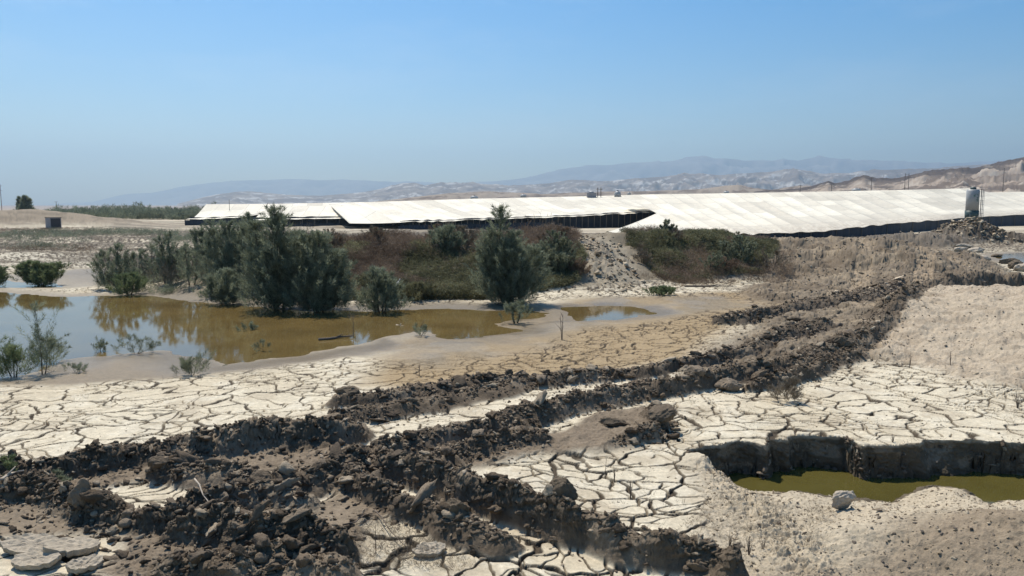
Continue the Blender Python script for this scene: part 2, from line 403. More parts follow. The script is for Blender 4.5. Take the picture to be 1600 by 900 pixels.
class MB:
    def __init__(s): s.v = []; s.f = []
    def add(s, vs, fs):
        o = len(s.v); s.v += [tuple(map(float, v)) for v in vs]; s.f += [tuple(i + o for i in f) for f in fs]
    def box(s, c, size, rz=0.0):
        x, y, z = size; cr, sr = math.cos(rz), math.sin(rz); vs = []
        for k in (-1, 1):
            for j in (-1, 1):
                for i in (-1, 1):
                    a, b = i * x / 2, j * y / 2
                    vs.append((c[0] + a * cr - b * sr, c[1] + a * sr + b * cr, c[2] + k * z / 2))
        s.add(vs, [(0, 2, 3, 1), (4, 5, 7, 6), (0, 1, 5, 4), (2, 6, 7, 3), (0, 4, 6, 2), (1, 3, 7, 5)])
    def tube(s, pts, rads, n=6, cap=True):
        pts = [Vector(p) for p in pts]; vs = []; fs = []
        for i, p in enumerate(pts):
            d = (pts[min(i + 1, len(pts) - 1)] - pts[max(i - 1, 0)])
            d = d.normalized() if d.length > 1e-9 else Vector((0, 0, 1))
            a = d.orthogonal().normalized(); b = d.cross(a)
            r = rads[i] if hasattr(rads, '__len__') else rads
            for k in range(n):
                t = 2 * math.pi * k / n
                vs.append(p + a * (r * math.cos(t)) + b * (r * math.sin(t)))
        for i in range(len(pts) - 1):
            for k in range(n):
                fs.append((i * n + k, i * n + (k + 1) % n, (i + 1) * n + (k + 1) % n, (i + 1) * n + k))
        if cap:
            fs.append(tuple(range(n - 1, -1, -1))); fs.append(tuple((len(pts) - 1) * n + k for k in range(n)))
        s.add(vs, fs)
    def lathe(s, prof, n=24, c=(0, 0, 0)):
        vs = []; fs = []
        for r, z in prof:
            for k in range(n):
                t = 2 * math.pi * k / n; vs.append((c[0] + r * math.cos(t), c[1] + r * math.sin(t), c[2] + z))
        for i in range(len(prof) - 1):
            for k in range(n):
                fs.append((i * n + k, i * n + (k + 1) % n, (i + 1) * n + (k + 1) % n, (i + 1) * n + k))
        fs.append(tuple(range(n - 1, -1, -1))); fs.append(tuple((len(prof) - 1) * n + k for k in range(n)))
        s.add(vs, fs)
    def build(s, name, mat, parent=None, smooth=False):
        me = bpy.data.meshes.new(name); me.from_pydata(s.v, [], s.f); me.update()
        if smooth:
            for p in me.polygons: p.use_smooth = True
        return link(name, me, mat, parent)

# ------------------------------------------------------------ materials
def newmat(name):
    m = bpy.data.materials.new(name); m.use_nodes = True
    nt = m.node_tree; nt.nodes.clear()
    out = nt.nodes.new('ShaderNodeOutputMaterial')
    return m, nt, out
def N(nt, t, **kw):
    n = nt.nodes.new(t)
    for k, v in kw.items(): setattr(n, k, v)
    return n
def noise(nt, vec, scale, detail=4, rough=.6):
    n = N(nt, 'ShaderNodeTexNoise'); n.inputs['Scale'].default_value = scale; n.inputs['Detail'].default_value = detail
    n.inputs['Roughness'].default_value = rough
    if vec: nt.links.new(vec, n.inputs['Vector'])
    return n
def mapr(nt, src, a, b, c, d):
    m = N(nt, 'ShaderNodeMapRange'); m.inputs[1].default_value = a; m.inputs[2].default_value = b
    m.inputs[3].default_value = c; m.inputs[4].default_value = d
    nt.links.new(src, m.inputs[0]); return m
def mulcol(nt, c1, fac):
    m = N(nt, 'ShaderNodeMix', data_type='RGBA', blend_type='MULTIPLY'); m.inputs[0].default_value = 1
    nt.links.new(c1, m.inputs[6]); nt.links.new(fac, m.inputs[7]); return m

def soil_mat(name, attr='albedo', const=None, bump=0.6, sc=1.0, gain=1.0):
    m, nt, out = newmat(name)
    b = N(nt, 'ShaderNodeBsdfPrincipled'); b.inputs['Specular IOR Level'].default_value = 0.25
    geo = N(nt, 'ShaderNodeNewGeometry' if attr else 'ShaderNodeTexCoord')
    vec = geo.outputs['Position'] if attr else geo.outputs['Object']
    if attr:
        a = N(nt, 'ShaderNodeAttribute', attribute_name=attr); csrc = a.outputs['Color']
    else:
        a = N(nt, 'ShaderNodeRGB'); a.outputs[0].default_value = (*const, 1); csrc = a.outputs[0]
    n1 = noise(nt, vec, 14 * sc, 5, .7); r1 = mapr(nt, n1.outputs['Fac'], .25, .75, .72 * gain, 1.22 * gain)
    n2 = noise(nt, vec, 75 * sc, 3, .7); r2 = mapr(nt, n2.outputs['Fac'], .25, .75, .84, 1.14)
    mm = N(nt, 'ShaderNodeMath', operation='MULTIPLY'); nt.links.new(r1.outputs[0], mm.inputs[0]); nt.links.new(r2.outputs[0], mm.inputs[1])
    mc = mulcol(nt, csrc, mm.outputs[0]); nt.links.new(mc.outputs[2], b.inputs['Base Color'])
    if attr:
        ra = N(nt, 'ShaderNodeAttribute', attribute_name='rgh'); nt.links.new(ra.outputs['Fac'], b.inputs['Roughness'])
    else:
        b.inputs['Roughness'].default_value = .92
    bp = N(nt, 'ShaderNodeBump'); bp.inputs['Strength'].default_value = bump; bp.inputs['Distance'].default_value = 0.03
    nn = noise(nt, vec, 30 * sc, 6, .72); nt.links.new(nn.outputs['Fac'], bp.inputs['Height'])
    nt.links.new(bp.outputs[0], b.inputs['Normal'])
    nt.links.new(b.outputs[0], out.inputs['Surface'])
    return m

def foliage_mat(name, c1, c2, trans=.25):
    m, nt, out = newmat(name)
    a = N(nt, 'ShaderNodeAttribute', attribute_name='tint')
    mx = N(nt, 'ShaderNodeMix', data_type='RGBA'); mx.inputs[6].default_value = (*c1, 1); mx.inputs[7].default_value = (*c2, 1)
    nt.links.new(a.outputs['Fac'], mx.inputs[0])
    d = N(nt, 'ShaderNodeBsdfPrincipled'); d.inputs['Roughness'].default_value = .65; d.inputs['Specular IOR Level'].default_value = .2
    nt.links.new(mx.outputs[2], d.inputs['Base Color'])
    t = N(nt, 'ShaderNodeBsdfTranslucent'); nt.links.new(mx.outputs[2], t.inputs[0])
    s = N(nt, 'ShaderNodeMixShader'); s.inputs[0].default_value = trans
    nt.links.new(d.outputs[0], s.inputs[1]); nt.links.new(t.outputs[0], s.inputs[2]); nt.links.new(s.outputs[0], out.inputs['Surface'])
    return m

def plain_mat(name, col, rough=.7, metal=0, var=.15, sc=3.0, bump=0):
    m, nt, out = newmat(name)
    b = N(nt, 'ShaderNodeBsdfPrincipled'); b.inputs['Roughness'].default_value = rough; b.inputs['Metallic'].default_value = metal
    tc = N(nt, 'ShaderNodeTexCoord'); n = noise(nt, tc.outputs['Object'], sc, 5, .65)
    r = mapr(nt, n.outputs['Fac'], .3, .7, 1 - var, 1 + var)
    rgb = N(nt, 'ShaderNodeRGB'); rgb.outputs[0].default_value = (*col, 1)
    mc = mulcol(nt, rgb.outputs[0], r.outputs[0]); nt.links.new(mc.outputs[2], b.inputs['Base Color'])
    if bump:
        bp = N(nt, 'ShaderNodeBump'); bp.inputs['Strength'].default_value = bump; bp.inputs['Distance'].default_value = .05
        nt.links.new(n.outputs['Fac'], bp.inputs['Height']); nt.links.new(bp.outputs[0], b.inputs['Normal'])
    nt.links.new(b.outputs[0], out.inputs['Surface'])
    return m

def water_mat(name, col, rough=.02, wave=.02):
    m, nt, out = newmat(name)
    b = N(nt, 'ShaderNodeBsdfPrincipled'); b.inputs['IOR'].default_value = 1.33; b.inputs['Roughness'].default_value = rough
    geo = N(nt, 'ShaderNodeNewGeometry')
    n = noise(nt, geo.outputs['Position'], .5, 4, .55); r = mapr(nt, n.outputs['Fac'], .3, .7, .8, 1.2)
    rgb = N(nt, 'ShaderNodeRGB'); rgb.outputs[0].default_value = (*col, 1)
    mc = mulcol(nt, rgb.outputs[0], r.outputs[0]); nt.links.new(mc.outputs[2], b.inputs['Base Color'])
    n2 = noise(nt, geo.outputs['Position'], 5, 3, .5)
    bp = N(nt, 'ShaderNodeBump'); bp.inputs['Strength'].default_value = wave; bp.inputs['Distance'].default_value = .02
    nt.links.new(n2.outputs['Fac'], bp.inputs['Height']); nt.links.new(bp.outputs[0], b.inputs['Normal'])
    nt.links.new(b.outputs[0], out.inputs['Surface'])
    return m

M_SOIL = soil_mat('soil')
M_CLOD = soil_mat('clay_clods', 'albedo', sc=1.6, bump=.9)
M_ROCK = soil_mat('pale_rock', None, (.46, .39, .30), sc=.6, bump=.7)
M_BLOCK = soil_mat('clay_block', None, (.15, .115, .078), sc=1.0, bump=.9)
M_BLOCK2 = soil_mat('dry_clay_block', None, (.24, .19, .135), sc=1.0, bump=.9)
M_SLAB = soil_mat('dried_mud_slab', None, (.40, .34, .255), sc=.9, bump=.6)
M_TAM = foliage_mat('tamarisk_foliage', (.105, .125, .082), (.33, .355, .24), .4)
M_TAMB = foliage_mat('fresh_foliage', (.09, .12, .058), (.27, .31, .155), .35)
M_LEAF = foliage_mat('leafy_foliage', (.11, .125, .075), (.34, .35, .23), .3)
M_CREEP = foliage_mat('creeper_foliage', (.09, .088, .045), (.30, .285, .155), .3)
M_DRY = foliage_mat('dry_brush', (.12, .080, .052), (.34, .25, .17), .2)
M_STRAW = foliage_mat('straw', (.14, .11, .075), (.34, .28, .20), .1)
M_BARK = plain_mat('bark', (.11, .085, .065), .9, var=.3, sc=12)
M_TWIG = plain_mat('twig', (.13, .10, .075), .9, var=.3, sc=12)
M_PALEWOOD = plain_mat('pale_wood', (.38, .32, .25), .85, var=.2, sc=10)
M_POLE = plain_mat('pole_wood', (.12, .10, .085), .85)
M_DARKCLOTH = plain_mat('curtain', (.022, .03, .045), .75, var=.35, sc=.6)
M_POST = plain_mat('post_wood', (.16, .13, .10), .85)
M_WHITE = plain_mat('white_paint', (.30, .305, .30), .5, var=.1, sc=1.5)
M_GREENP = plain_mat('green_paint', (.03, .06, .055), .5, var=.2)
M_GREYP = plain_mat('grey_board', (.24, .23, .24), .75, var=.15)
M_DARKB = plain_mat('dark_board', (.03, .028, .035), .8)
M_STEEL = plain_mat('steel', (.25, .25, .25), .5, .5)
M_WATER = water_mat('muddy_water', (.135, .094, .034), .04, .05)
M_OLIVE = water_mat('olive_water', (.080, .068, .018), .05, .04)

# ------------------------------------------------------------ ground
def build_ground():
    vs = [1060, 1035]; v = 1015.0
    while v > 321.6:
        vs.append(v); d = 4800 / (v - 320)
        v -= (0.72 if v > 520 else 0.5 if v > 400 else 0.45 if v > 345 else .6)
    rows = [W(800, a)[1] for a in vs]
    while rows[-1] < 14000: rows.append(rows[-1] * 1.12)
    rows = np.array(rows)
    us = np.concatenate([np.linspace(-700, -130, 60, endpoint=False), np.arange(-110, 1715, 1.22), np.linspace(1735, 2300, 60)])
    tx = (us - 800) / (F * CT - 0)  # tangent of bearing
    X = rows[:, None] * tx[None, :] * 1.0; Y = np.repeat(rows[:, None], len(us), 1)
    nr, nc = X.shape
    x = X.ravel(); y = Y.ravel()
    DX = np.zeros(x.shape); DY = np.zeros(x.shape); zz = np.empty(x.shape); AA = np.empty(x.shape + (3,)); RR = np.empty(x.shape)
    step = 200000
    for i in range(0, len(x), step):
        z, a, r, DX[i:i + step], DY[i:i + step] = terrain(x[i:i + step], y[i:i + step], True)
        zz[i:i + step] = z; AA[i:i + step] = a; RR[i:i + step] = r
    V = np.stack([x + DX, y + DY, zz], 1)
    idx = np.arange(nr * nc).reshape(nr, nc)
    Fc = np.stack([idx[:-1, :-1], idx[:-1, 1:], idx[1:, 1:], idx[1:, :-1]], -1).reshape(-1, 4)
    me = np_mesh('ground', V, Fc, True)
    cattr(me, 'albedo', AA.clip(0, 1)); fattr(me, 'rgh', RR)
    o = link('ground', me, M_SOIL); tag(o, kind='structure')
    print('ground verts', len(V))
build_ground()

def water_sheet(name, pts, z, mat):
    mb = MB(); mb.add([(p[0], p[1], z) for p in pts], [tuple(range(len(pts)))])
    o = mb.build(name, mat); tag(o, kind='structure'); return o
water_sheet('pond_water', [W(-700, 620), W(100, 620), W(900, 560), W(1060, 500), W(1060, 470), W(860, 462), W(480, 452), W(300, 440), W(200, 422), W(-700, 415)], WATER, M_WATER)
water_sheet('pond_water', [W(1520, 420), W(1800, 425), W(1850, 388), W(1530, 390)], WATER, M_WATER)
water_sheet('pit_water', [W(1080, 800, -.5), W(1950, 810, -.5), W(1950, 700, -.5), W(1060, 700, -.5)], -.5, M_OLIVE)

def pit_wall():
    P = np.array(RIM); seg = np.r_[0, np.cumsum(np.hypot(*np.diff(P, axis=0).T))]
    S = np.arange(0, min(seg[-1], 8.2), .011); bx = np.interp(S, seg, P[:, 0]); by = np.interp(S, seg, P[:, 1])
    ey = by.copy(); q = np.linspace(.25, -.45, 60)
    Z = np.array([terrain(bx, by + k) for k in q]); hit = np.argmax(Z < -.06, axis=0); ey = by + q[hit]
    ker = np.ones(7) / 7; ey = np.convolve(np.pad(ey, 3, 'edge'), ker, 'valid')
    nh = 62; h = np.linspace(.035, -.66, nh)
    SS, HH = np.meshgrid(S, h); t = (.035 - HH) / .7
    n = (fbm(SS, HH * 1.3, 2.2, 3, 501) - .5) * .16 * t + (fbm(SS + .1 * HH, HH * 1.5, 9, 5, 502, .62, True) - .3) * .075 + (fbm(SS * .4, HH, 30, 3, 503) - .5) * .02
    slump = np.clip((fbm(S, S * 0, .9, 3, 505) - .52) * 5, 0, 1)[None] * np.clip(t * 1.6 - .3, 0, 1) * .22
    Y = ey[None] - .02 - n * np.minimum(1, t * 8 + .25) - slump - t * .05
    X = bx[None] + (fbm(SS, HH, 12, 3, 504) - .5) * .03 + 0 * HH
    H2 = HH - np.where(t < .02, 0, 0) + (fbm(SS, SS * 0, 6, 3, 506) - .5) * .03 * (t < .03)
    V = np.stack([X.ravel(), Y.ravel(), H2.ravel()], 1); idx = np.arange(V.shape[0]).reshape(nh, len(S))
    me = np_mesh('pit_wall', V, np.stack([idx[:-1, :-1], idx[1:, :-1], idx[1:, 1:], idx[:-1, 1:]], -1).reshape(-1, 4), True)
    A = np.empty((len(V), 3)); A[:] = (.125, .098, .064)
    m = sstep(.5, .62, fbm(SS, HH * 2, 2.5, 5, 507)).ravel()[:, None]; A = A * (1 - m) + np.array((.22, .175, .12)) * m
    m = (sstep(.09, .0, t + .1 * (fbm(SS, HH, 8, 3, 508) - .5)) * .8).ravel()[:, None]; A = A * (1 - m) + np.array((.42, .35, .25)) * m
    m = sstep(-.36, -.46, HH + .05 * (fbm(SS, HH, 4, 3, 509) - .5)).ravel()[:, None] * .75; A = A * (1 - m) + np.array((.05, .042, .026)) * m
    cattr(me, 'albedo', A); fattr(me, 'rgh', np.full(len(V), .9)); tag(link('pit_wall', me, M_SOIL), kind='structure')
pit_wall()

# ------------------------------------------------------------ clay clods (rubble nobody could count)
def ico(sub):
    import bmesh
    bm = bmesh.new(); bmesh.ops.create_icosphere(bm, subdivisions=sub, radius=1)
    V = np.array([v.co[:] for v in bm.verts]); Fc = np.array([[v.index for v in f.verts] for f in bm.faces]); bm.free()
    return V, Fc
ICO2 = ico(2); ICO3 = ico(3); ICO4 = ico(5)
def n3(V, s, seed):
    return (vn(V[:, 0] * s + seed * 3.1, V[:, 1] * s + V[:, 2] * s * .7 + seed, seed) + vn(V[:, 1] * s * 1.1 + seed, V[:, 2] * s - V[:, 0] * .6 * s + 9, seed + 3)) - 1
def lump(base, seed, amp=.35, flat=.75, cut=5, rough=.12, lo=.55, hi=.85):
    V, Fc = base; V = V.copy(); r = np.random.default_rng(seed)
    for i in range(cut):      # broken facets
        nrm = r.normal(size=3); nrm /= np.linalg.norm(nrm); o = r.uniform(lo, hi)
        d = V @ nrm; k = d > o
        V[k] -= np.outer((d[k] - o), nrm) * .9
    V *= (1 + amp * n3(V, 1.4, seed) + rough * 1.3 * n3(V, 3.2, seed + 6) + rough * n3(V, 6.0, seed + 7) + rough * .7 * n3(V, 12, seed + 8))[:, None]
    V[:, 2] *= flat; V[:, 0] *= r.uniform(.8, 1.3); V[:, 1] *= r.uniform(.75, 1.1)
    return V, Fc

def rotm(r):
    a, b, c = r.uniform(-.5, .5), r.uniform(-.5, .5), r.uniform(0, 6.28)
    ca, sa, cb, sb, cc, sc = math.cos(a), math.sin(a), math.cos(b), math.sin(b), math.cos(c), math.sin(c)
    return np.array([[cc, -sc, 0], [sc, cc, 0], [0, 0, 1]]) @ np.array([[cb, 0, sb], [0, 1, 0], [-sb, 0, cb]]) @ np.array([[1, 0, 0], [0, ca, -sa], [0, sa, ca]])

def scatter_lumps(name, spots, base, palette, mat, seed, smooth=False, rough=.24, fade=0):
    """spots: x,y,size"""
    r = np.random.default_rng(seed)
    lib = [lump(base, 100 + seed * 20 + i, .45, .72, 11, rough, .38, .8) for i in range(14)]
    xs = np.array([s[0] for s in spots]); ys = np.array([s[1] for s in spots]); zs = terrain(xs, ys)
    Vs = []; Fs = []; Cs = []; off = 0
    for i, (x, y, s) in enumerate(spots):
        V, Fc = lib[r.integers(14)]
        v = ((V * np.array([r.uniform(.8, 1.6), r.uniform(.6, 1.0), r.uniform(.6, 1.1)])) @ rotm(r).T) * s + np.array([x, y, zs[i] + s * r.uniform(.0, .35)])
        c = np.array(palette[r.integers(len(palette))]) * r.uniform(.8, 1.4) * (1 + fade * min(1, max(0, (y - 26) / 10)))
        Vs.append(v); Fs.append(Fc + off); off += len(v); Cs.append(np.repeat(c[None], len(v), 0))
    me = np_mesh(name, np.concatenate(Vs), np.concatenate(Fs), smooth)
    cattr(me, 'albedo', np.concatenate(Cs)); fattr(me, 'rgh', np.full(off, .92))
    o = link(name, me, mat); return o

def along(R, n, spread=.9):
    out = []
    P = np.array(R); seg = np.hypot(np.diff(P[:, 0]), np.diff(P[:, 1])); cum = seg / seg.sum()
    for _ in range(n):
        i = RNG.choice(len(seg), p=cum); t = RNG.random(); a = P[i]; b = P[i + 1]; p = a + (b - a) * t
        q = RNG.normal(0, .55) * p[2] * spread; d = (b - a)[:2] / max(seg[i], 1e-6)
        out.append((p[0] - d[1] * q + RNG.normal(0, .05), p[1] + d[0] * q + RNG.normal(0, .05), p[1]))
    return out
DARKP = [(.115, .086, .058), (.13, .098, .067), (.165, .127, .088), (.22, .172, .12), (.10, .075, .051), (.32, .26, .185), (.14, .106, .072)]
big, small = [], []
for ri, R in enumerate(RIDGES[:14]):
    P = np.array(R); ln = np.hypot(np.diff(P[:, 0]), np.diff(P[:, 1])).sum()
    for x, y, d in along(R, int(ln * 26), .75): big.append((x, y, float(np.clip(RNG.lognormal(-3.0, .5), .03, .16))))
    for x, y, d in along(R, int(ln * 130), .9): small.append((x, y, float(np.clip(RNG.lognormal(-3.75, .45), .010, .06))))
tag(scatter_lumps('mud_clods', big, ICO3, DARKP, M_CLOD, 1, fade=.7), 'dark brown clods of churned clay heaped along the machine tracks', 'mud clods', kind='stuff')
for R in RIDGES[:14]:
    P = np.array(R); ln = np.hypot(np.diff(P[:, 0]), np.diff(P[:, 1])).sum()
    for x, y, d in along(R, int(ln * 45), 1.9): small.append((x, y, float(np.clip(RNG.lognormal(-3.95, .5), .008, .05))))
for P in DARKPOLY[1:]:
    A = np.array(P); lo = A.min(0); hi = A.max(0); n = int((hi[0] - lo[0]) * (hi[1] - lo[1]) * 60)
    xs = RNG.uniform(lo[0], hi[0], n); ys = RNG.uniform(lo[1], hi[1], n); k = poly_sdf(xs, ys, P) < 0
    for x, y in zip(xs[k], ys[k]): small.append((x, y, float(np.clip(RNG.lognormal(-3.4, .5), .012, .09))))
for _ in range(900):
    k = RNG.integers(len(RIM) - 2); t = RNG.random(); a, b = RIM[k], RIM[k + 1]; q = RNG.uniform(.02, .16)
    small.append((a[0] + (b[0] - a[0]) * t, a[1] + (b[1] - a[1]) * t - q, float(np.clip(RNG.lognormal(-3.7, .5), .012, .08))))
tag(scatter_lumps('mud_crumbs', small, ICO2, DARKP, M_CLOD, 2, fade=.7), 'small dark crumbs of clay strewn over the churned ridges', 'mud crumbs', kind='stuff')
peb = []
PALEP = [(.40, .325, .225), (.34, .265, .175), (.27, .205, .135), (.42, .35, .25)]
for P, n, s0 in ((DIRTR, 2600, -3.85), (DIRTF, 4200, -4.45), (SPOIL, 4200, -2.95)):
    A = np.array(P); lo = A.min(0); hi = A.max(0)
    xs = RNG.uniform(lo[0], hi[0], n * 2); ys = RNG.uniform(lo[1], hi[1], n * 2); k = poly_sdf(xs, ys, P) < -.05
    for x, y in list(zip(xs[k], ys[k]))[:n]: peb.append((x, y, float(np.clip(RNG.lognormal(s0, .45), .008, .16))))
MUDF = [W(0, 720), W(0, 600), W(500, 590), W(900, 620), W(1300, 590), W(1700, 620), W(1700, 690), W(1060, 700), W(1120, 880), W(560, 890)]
A = np.array(MUDF); xs = RNG.uniform(A[:, 0].min(), A[:, 0].max(), 9000); ys = RNG.uniform(A[:, 1].min(), A[:, 1].max(), 9000)
k = (poly_sdf(xs, ys, A) < 0) & (fbm(xs, ys, .8, 3, 333) > .52)
for x, y in list(zip(xs[k], ys[k]))[:2200]: peb.append((x, y, float(np.clip(RNG.lognormal(-4.7, .5), .004, .03))))
c = PD(1500, 380, 83)
for _ in range(900): peb.append((c[0] + RNG.normal(0, 2.4), c[1] + RNG.normal(0, 2.2), float(np.clip(RNG.lognormal(-1.9, .4), .08, .4))))
c = PD(935, 420, 41)
for _ in range(500): peb.append((c[0] + RNG.normal(0, 1.2), c[1] + RNG.normal(0, 3), float(np.clip(RNG.lognormal(-2.5, .45), .04, .25))))
tag(scatter_lumps('loose_rubble', peb, ICO2, PALEP + [(.2, .16, .12), (.16, .13, .10)], M_CLOD, 3), 'loose pale brown lumps of earth scattered on the dirt heaps', 'rubble', kind='stuff')

# ------------------------------------------------------------ single rocks, blocks and slabs
def rock(name, px, py, size, mat, seed, label, cat, rot=0, flat=.7, group=None, base=ICO4, tilt=(0, 0), z=None, cut=7, sink=.25, depth=None):
    V, Fc = lump(base, seed, .2, flat, cut, .10)
    V = V * np.array(size) / 2
    x, y = W(px, py) if depth is None else PD(px, py, depth)[:2]
    me = np_mesh(name, V, Fc, True)
    o = link(name, me, mat); o.location = (x, y, (H1(x, y) if z is None else z) + size[2] * flat * sink)
    o.rotation_euler = (tilt[0], tilt[1], rot)
    return tag(o, label, cat, group)
rock('boulder', 1316, 800, (.31, .25, .29), M_ROCK, 5, 'pale cream rock sitting alone on the bank in front of the green pit water', 'rock', .3, .8, z=H1(*W(1315, 805)) + .04)
G = 'pale boulders by the far right puddle'
for i, (px, py, sx, sy, sz, rot, mt, lab) in enumerate([
    (1508, 387, 2.0, .8, .75, .1, M_ROCK, 'long pale boulder lying behind another one below the dark rubble mound'),
    (1502, 393, 1.5, .8, .8, .05, M_ROCK, 'pale oblong boulder in front of the long boulder below the dark rubble mound'),
    (1525, 394, 1.3, .9, .9, -.1, M_ROCK, 'squat pale boulder just right of the pair below the dark rubble mound'),
    (1530, 408, 1.9, .9, .7, .1, M_ROCK, 'flat pale boulder on the bare grey ground between the mound and the brown berm'),
    (1556, 400, 1.0, .7, .5, .3, M_BLOCK, 'small dark stone at the left tip of the blue puddle'),
    (1576, 413, 1.3, .9, .8, 0, M_BLOCK, 'dark grey block at the near edge of the blue puddle'),
    (1588, 420, 1.0, .9, .9, .5, M_BLOCK, 'dark rounded boulder left of the white boulder at the right edge'),
    (1599, 424, 1.0, .9, 1.0, .2, M_ROCK, 'pale white topped boulder cut by the right edge of the picture')]):
    rock('boulder', px, py, (sx, sy, sz), mt, 40 + i, lab, 'boulder', rot, .7, G)
G = 'large clay blocks on the churned ridges'
BL = [(130, 818, .34, .3, .42, 'tilted tan clay block standing in the dark mud at the lower left'),
      (190, 722, .28, .22, .24, 'dark angular block at the edge of the cracked mud, left end of the churned ridge'),
      (225, 716, .34, .28, .32, 'big dark block just right of the angular one at the edge of the cracked mud'),
      (495, 756, .22, .2, .2, 'small pale brown block below the shadowed mud wall'),
      (545, 636, .42, .3, .3, 'loose dark lump at the tip of the upper churned ridge beside cracked tan mud'),
      (410, 775, .30, .26, .22, 'rounded dark block right of the pale mud patch in the lower left'),
      (250, 755, .30, .24, .2, 'rounded brown block behind the pale mud patch in the lower left'),
      (715, 838, .24, .2, .36, 'dark block casting shade over a pale slab at the lower middle ridge'),
      (880, 838, .30, .26, .34, 'upright dark block at the right side of the lower middle ridge'),
      (1040, 868, .42, .36, .42, 'large dark lump near the lower end of the ridge in front of the dirt heap'),
      (1140, 612, .5, .36, .38, 'smooth brown grey clay block at the foot of the middle ridge'),
      (1085, 608, .4, .3, .36, 'pale sided clay block left of the smooth block at the foot of the middle ridge'),
      (1190, 600, .5, .4, .4, 'smooth clay block right of centre at the foot of the middle ridge'),
      (1310, 560, .9, .5, .45, 'dark slab of clay at the right end of the middle ridge beside pale dirt'),
      (1030, 678, .5, .4, .3, 'grooved grey lump closing the end of the smooth mud patch'),
      (960, 672, .5, .25, .2, 'flat pale topped block on the ridge beside the smooth mud patch'),
      (1245, 510, .8, .35, .2, 'flat grey clay slab on the upper ridge right of the tan mud')]
for i, (px, py, sx, sy, sz, lab) in enumerate(BL):
    rock('clay_block', px, py, (sx * 1.1, sy * 1.1, sz * 1.1), M_BLOCK2 if i in (0, 3, 10, 11) else M_BLOCK, 70 + i, lab, 'clay block', random.uniform(-1, 1), .85, G,
         tilt=(random.uniform(-.25, .25), random.uniform(-.25, .25)), cut=9)
def slab(px, py, w, l, t, rot, tilt, seed, lab):
    r = np.random.default_rng(seed); n = 36; K = 6; mb = MB()
    cor = sorted(r.uniform(0, 2 * math.pi) for _ in range(7)); crd = [r.uniform(.75, 1.1) for _ in cor]
    def rad(a):
        return np.interp(a % (2 * math.pi), [cor[-1] - 2 * math.pi] + cor + [cor[0] + 2 * math.pi], [crd[-1]] + crd + [crd[0]]) + .03 * math.sin(9 * a + seed) + .02 * math.sin(17 * a)
    vs = [(0, 0, t / 2)]; fs = []
    bow = r.uniform(.05, .14)
    for k in range(1, K + 1):
        for q in range(n):
            a = 2 * math.pi * q / n; rr = rad(a) * k / K; X, Y = math.cos(a) * rr * w / 2, math.sin(a) * rr * l / 2
            vs.append((X, Y, t / 2 + bow * (rr ** 2) * .3 + .012 * math.sin(11 * X / w * 2 + seed) * math.cos(13 * Y / l * 2) + r.normal(0, .0025)))
    for zf, sc in ((.25, 1.0), (-.3, .97), (-.5, .85)):
        for q in range(n):
            b = vs[1 + (K - 1) * n + q]; vs.append((b[0] * sc + r.normal(0, .004), b[1] * sc + r.normal(0, .004), b[2] - t * (.5 - zf) + r.normal(0, .003)))
    fs += [(0, 1 + q, 1 + (q + 1) % n) for q in range(n)]
    for k in range(K + 2):
        for q in range(n):
            a0 = 1 + k * n + q; a1 = 1 + k * n + (q + 1) % n; fs.append((a0, a0 + n, a1 + n, a1))
    fs.append(tuple(1 + (K + 2) * n + q for q in range(n)))
    mb.add(vs, fs); o = mb.build('mud_slab', M_SLAB); x, y = W(px, py)
    o.location = (x, y, H1(x, y) + t * .35 + .02); o.rotation_euler = (tilt[0], tilt[1], rot)
    tag(o, lab, 'mud slab', 'lifted slabs of dried mud')
for i, a in enumerate([(45, 862, .62, .4, .07, .2, (.12, .1), 'curved dried mud slab, upper left of the broken slabs in the bottom left corner'),
          (60, 884, .6, .42, .07, -.1, (.1, -.05), 'pale dried mud slab below the curved one in the bottom left corner'),
          (118, 866, .6, .45, .08, .4, (-.05, .12), 'broad dried mud slab at the right of the broken slabs in the bottom left corner'),
          (130, 893, .4, .3, .06, .9, (.1, .1), 'small dried mud slab at the bottom edge beside the broad slab'),
          (490, 838, .28, .2, .05, .5, (.2, .2), 'small tilted pale slab on the brown slope left of the lower middle cracked mud'),
          (672, 868, .42, .3, .05, .1, (.12, 0), 'pale slab of cracked mud lying below the lower middle ridge')]):
    slab(*a[:7], 300 + i, a[7])

# ------------------------------------------------------------ vegetation
def blades(bases, dirs, lens, wid, rng):
    n = len(bases)
    rnd = rng.normal(size=(n, 3)); side = np.cross(dirs, rnd); side /= np.linalg.norm(side, axis=1)[:, None] + 1e-9
    w = (wid * rng.uniform(.6, 1.4, n))[:, None]
    a = bases - side * w / 2; b = bases + side * w / 2; c = bases + dirs * lens[:, None]
    V = np.stack([a, b, c], 1).reshape(-1, 3)
    return V, np.arange(n * 3).reshape(-1, 3)

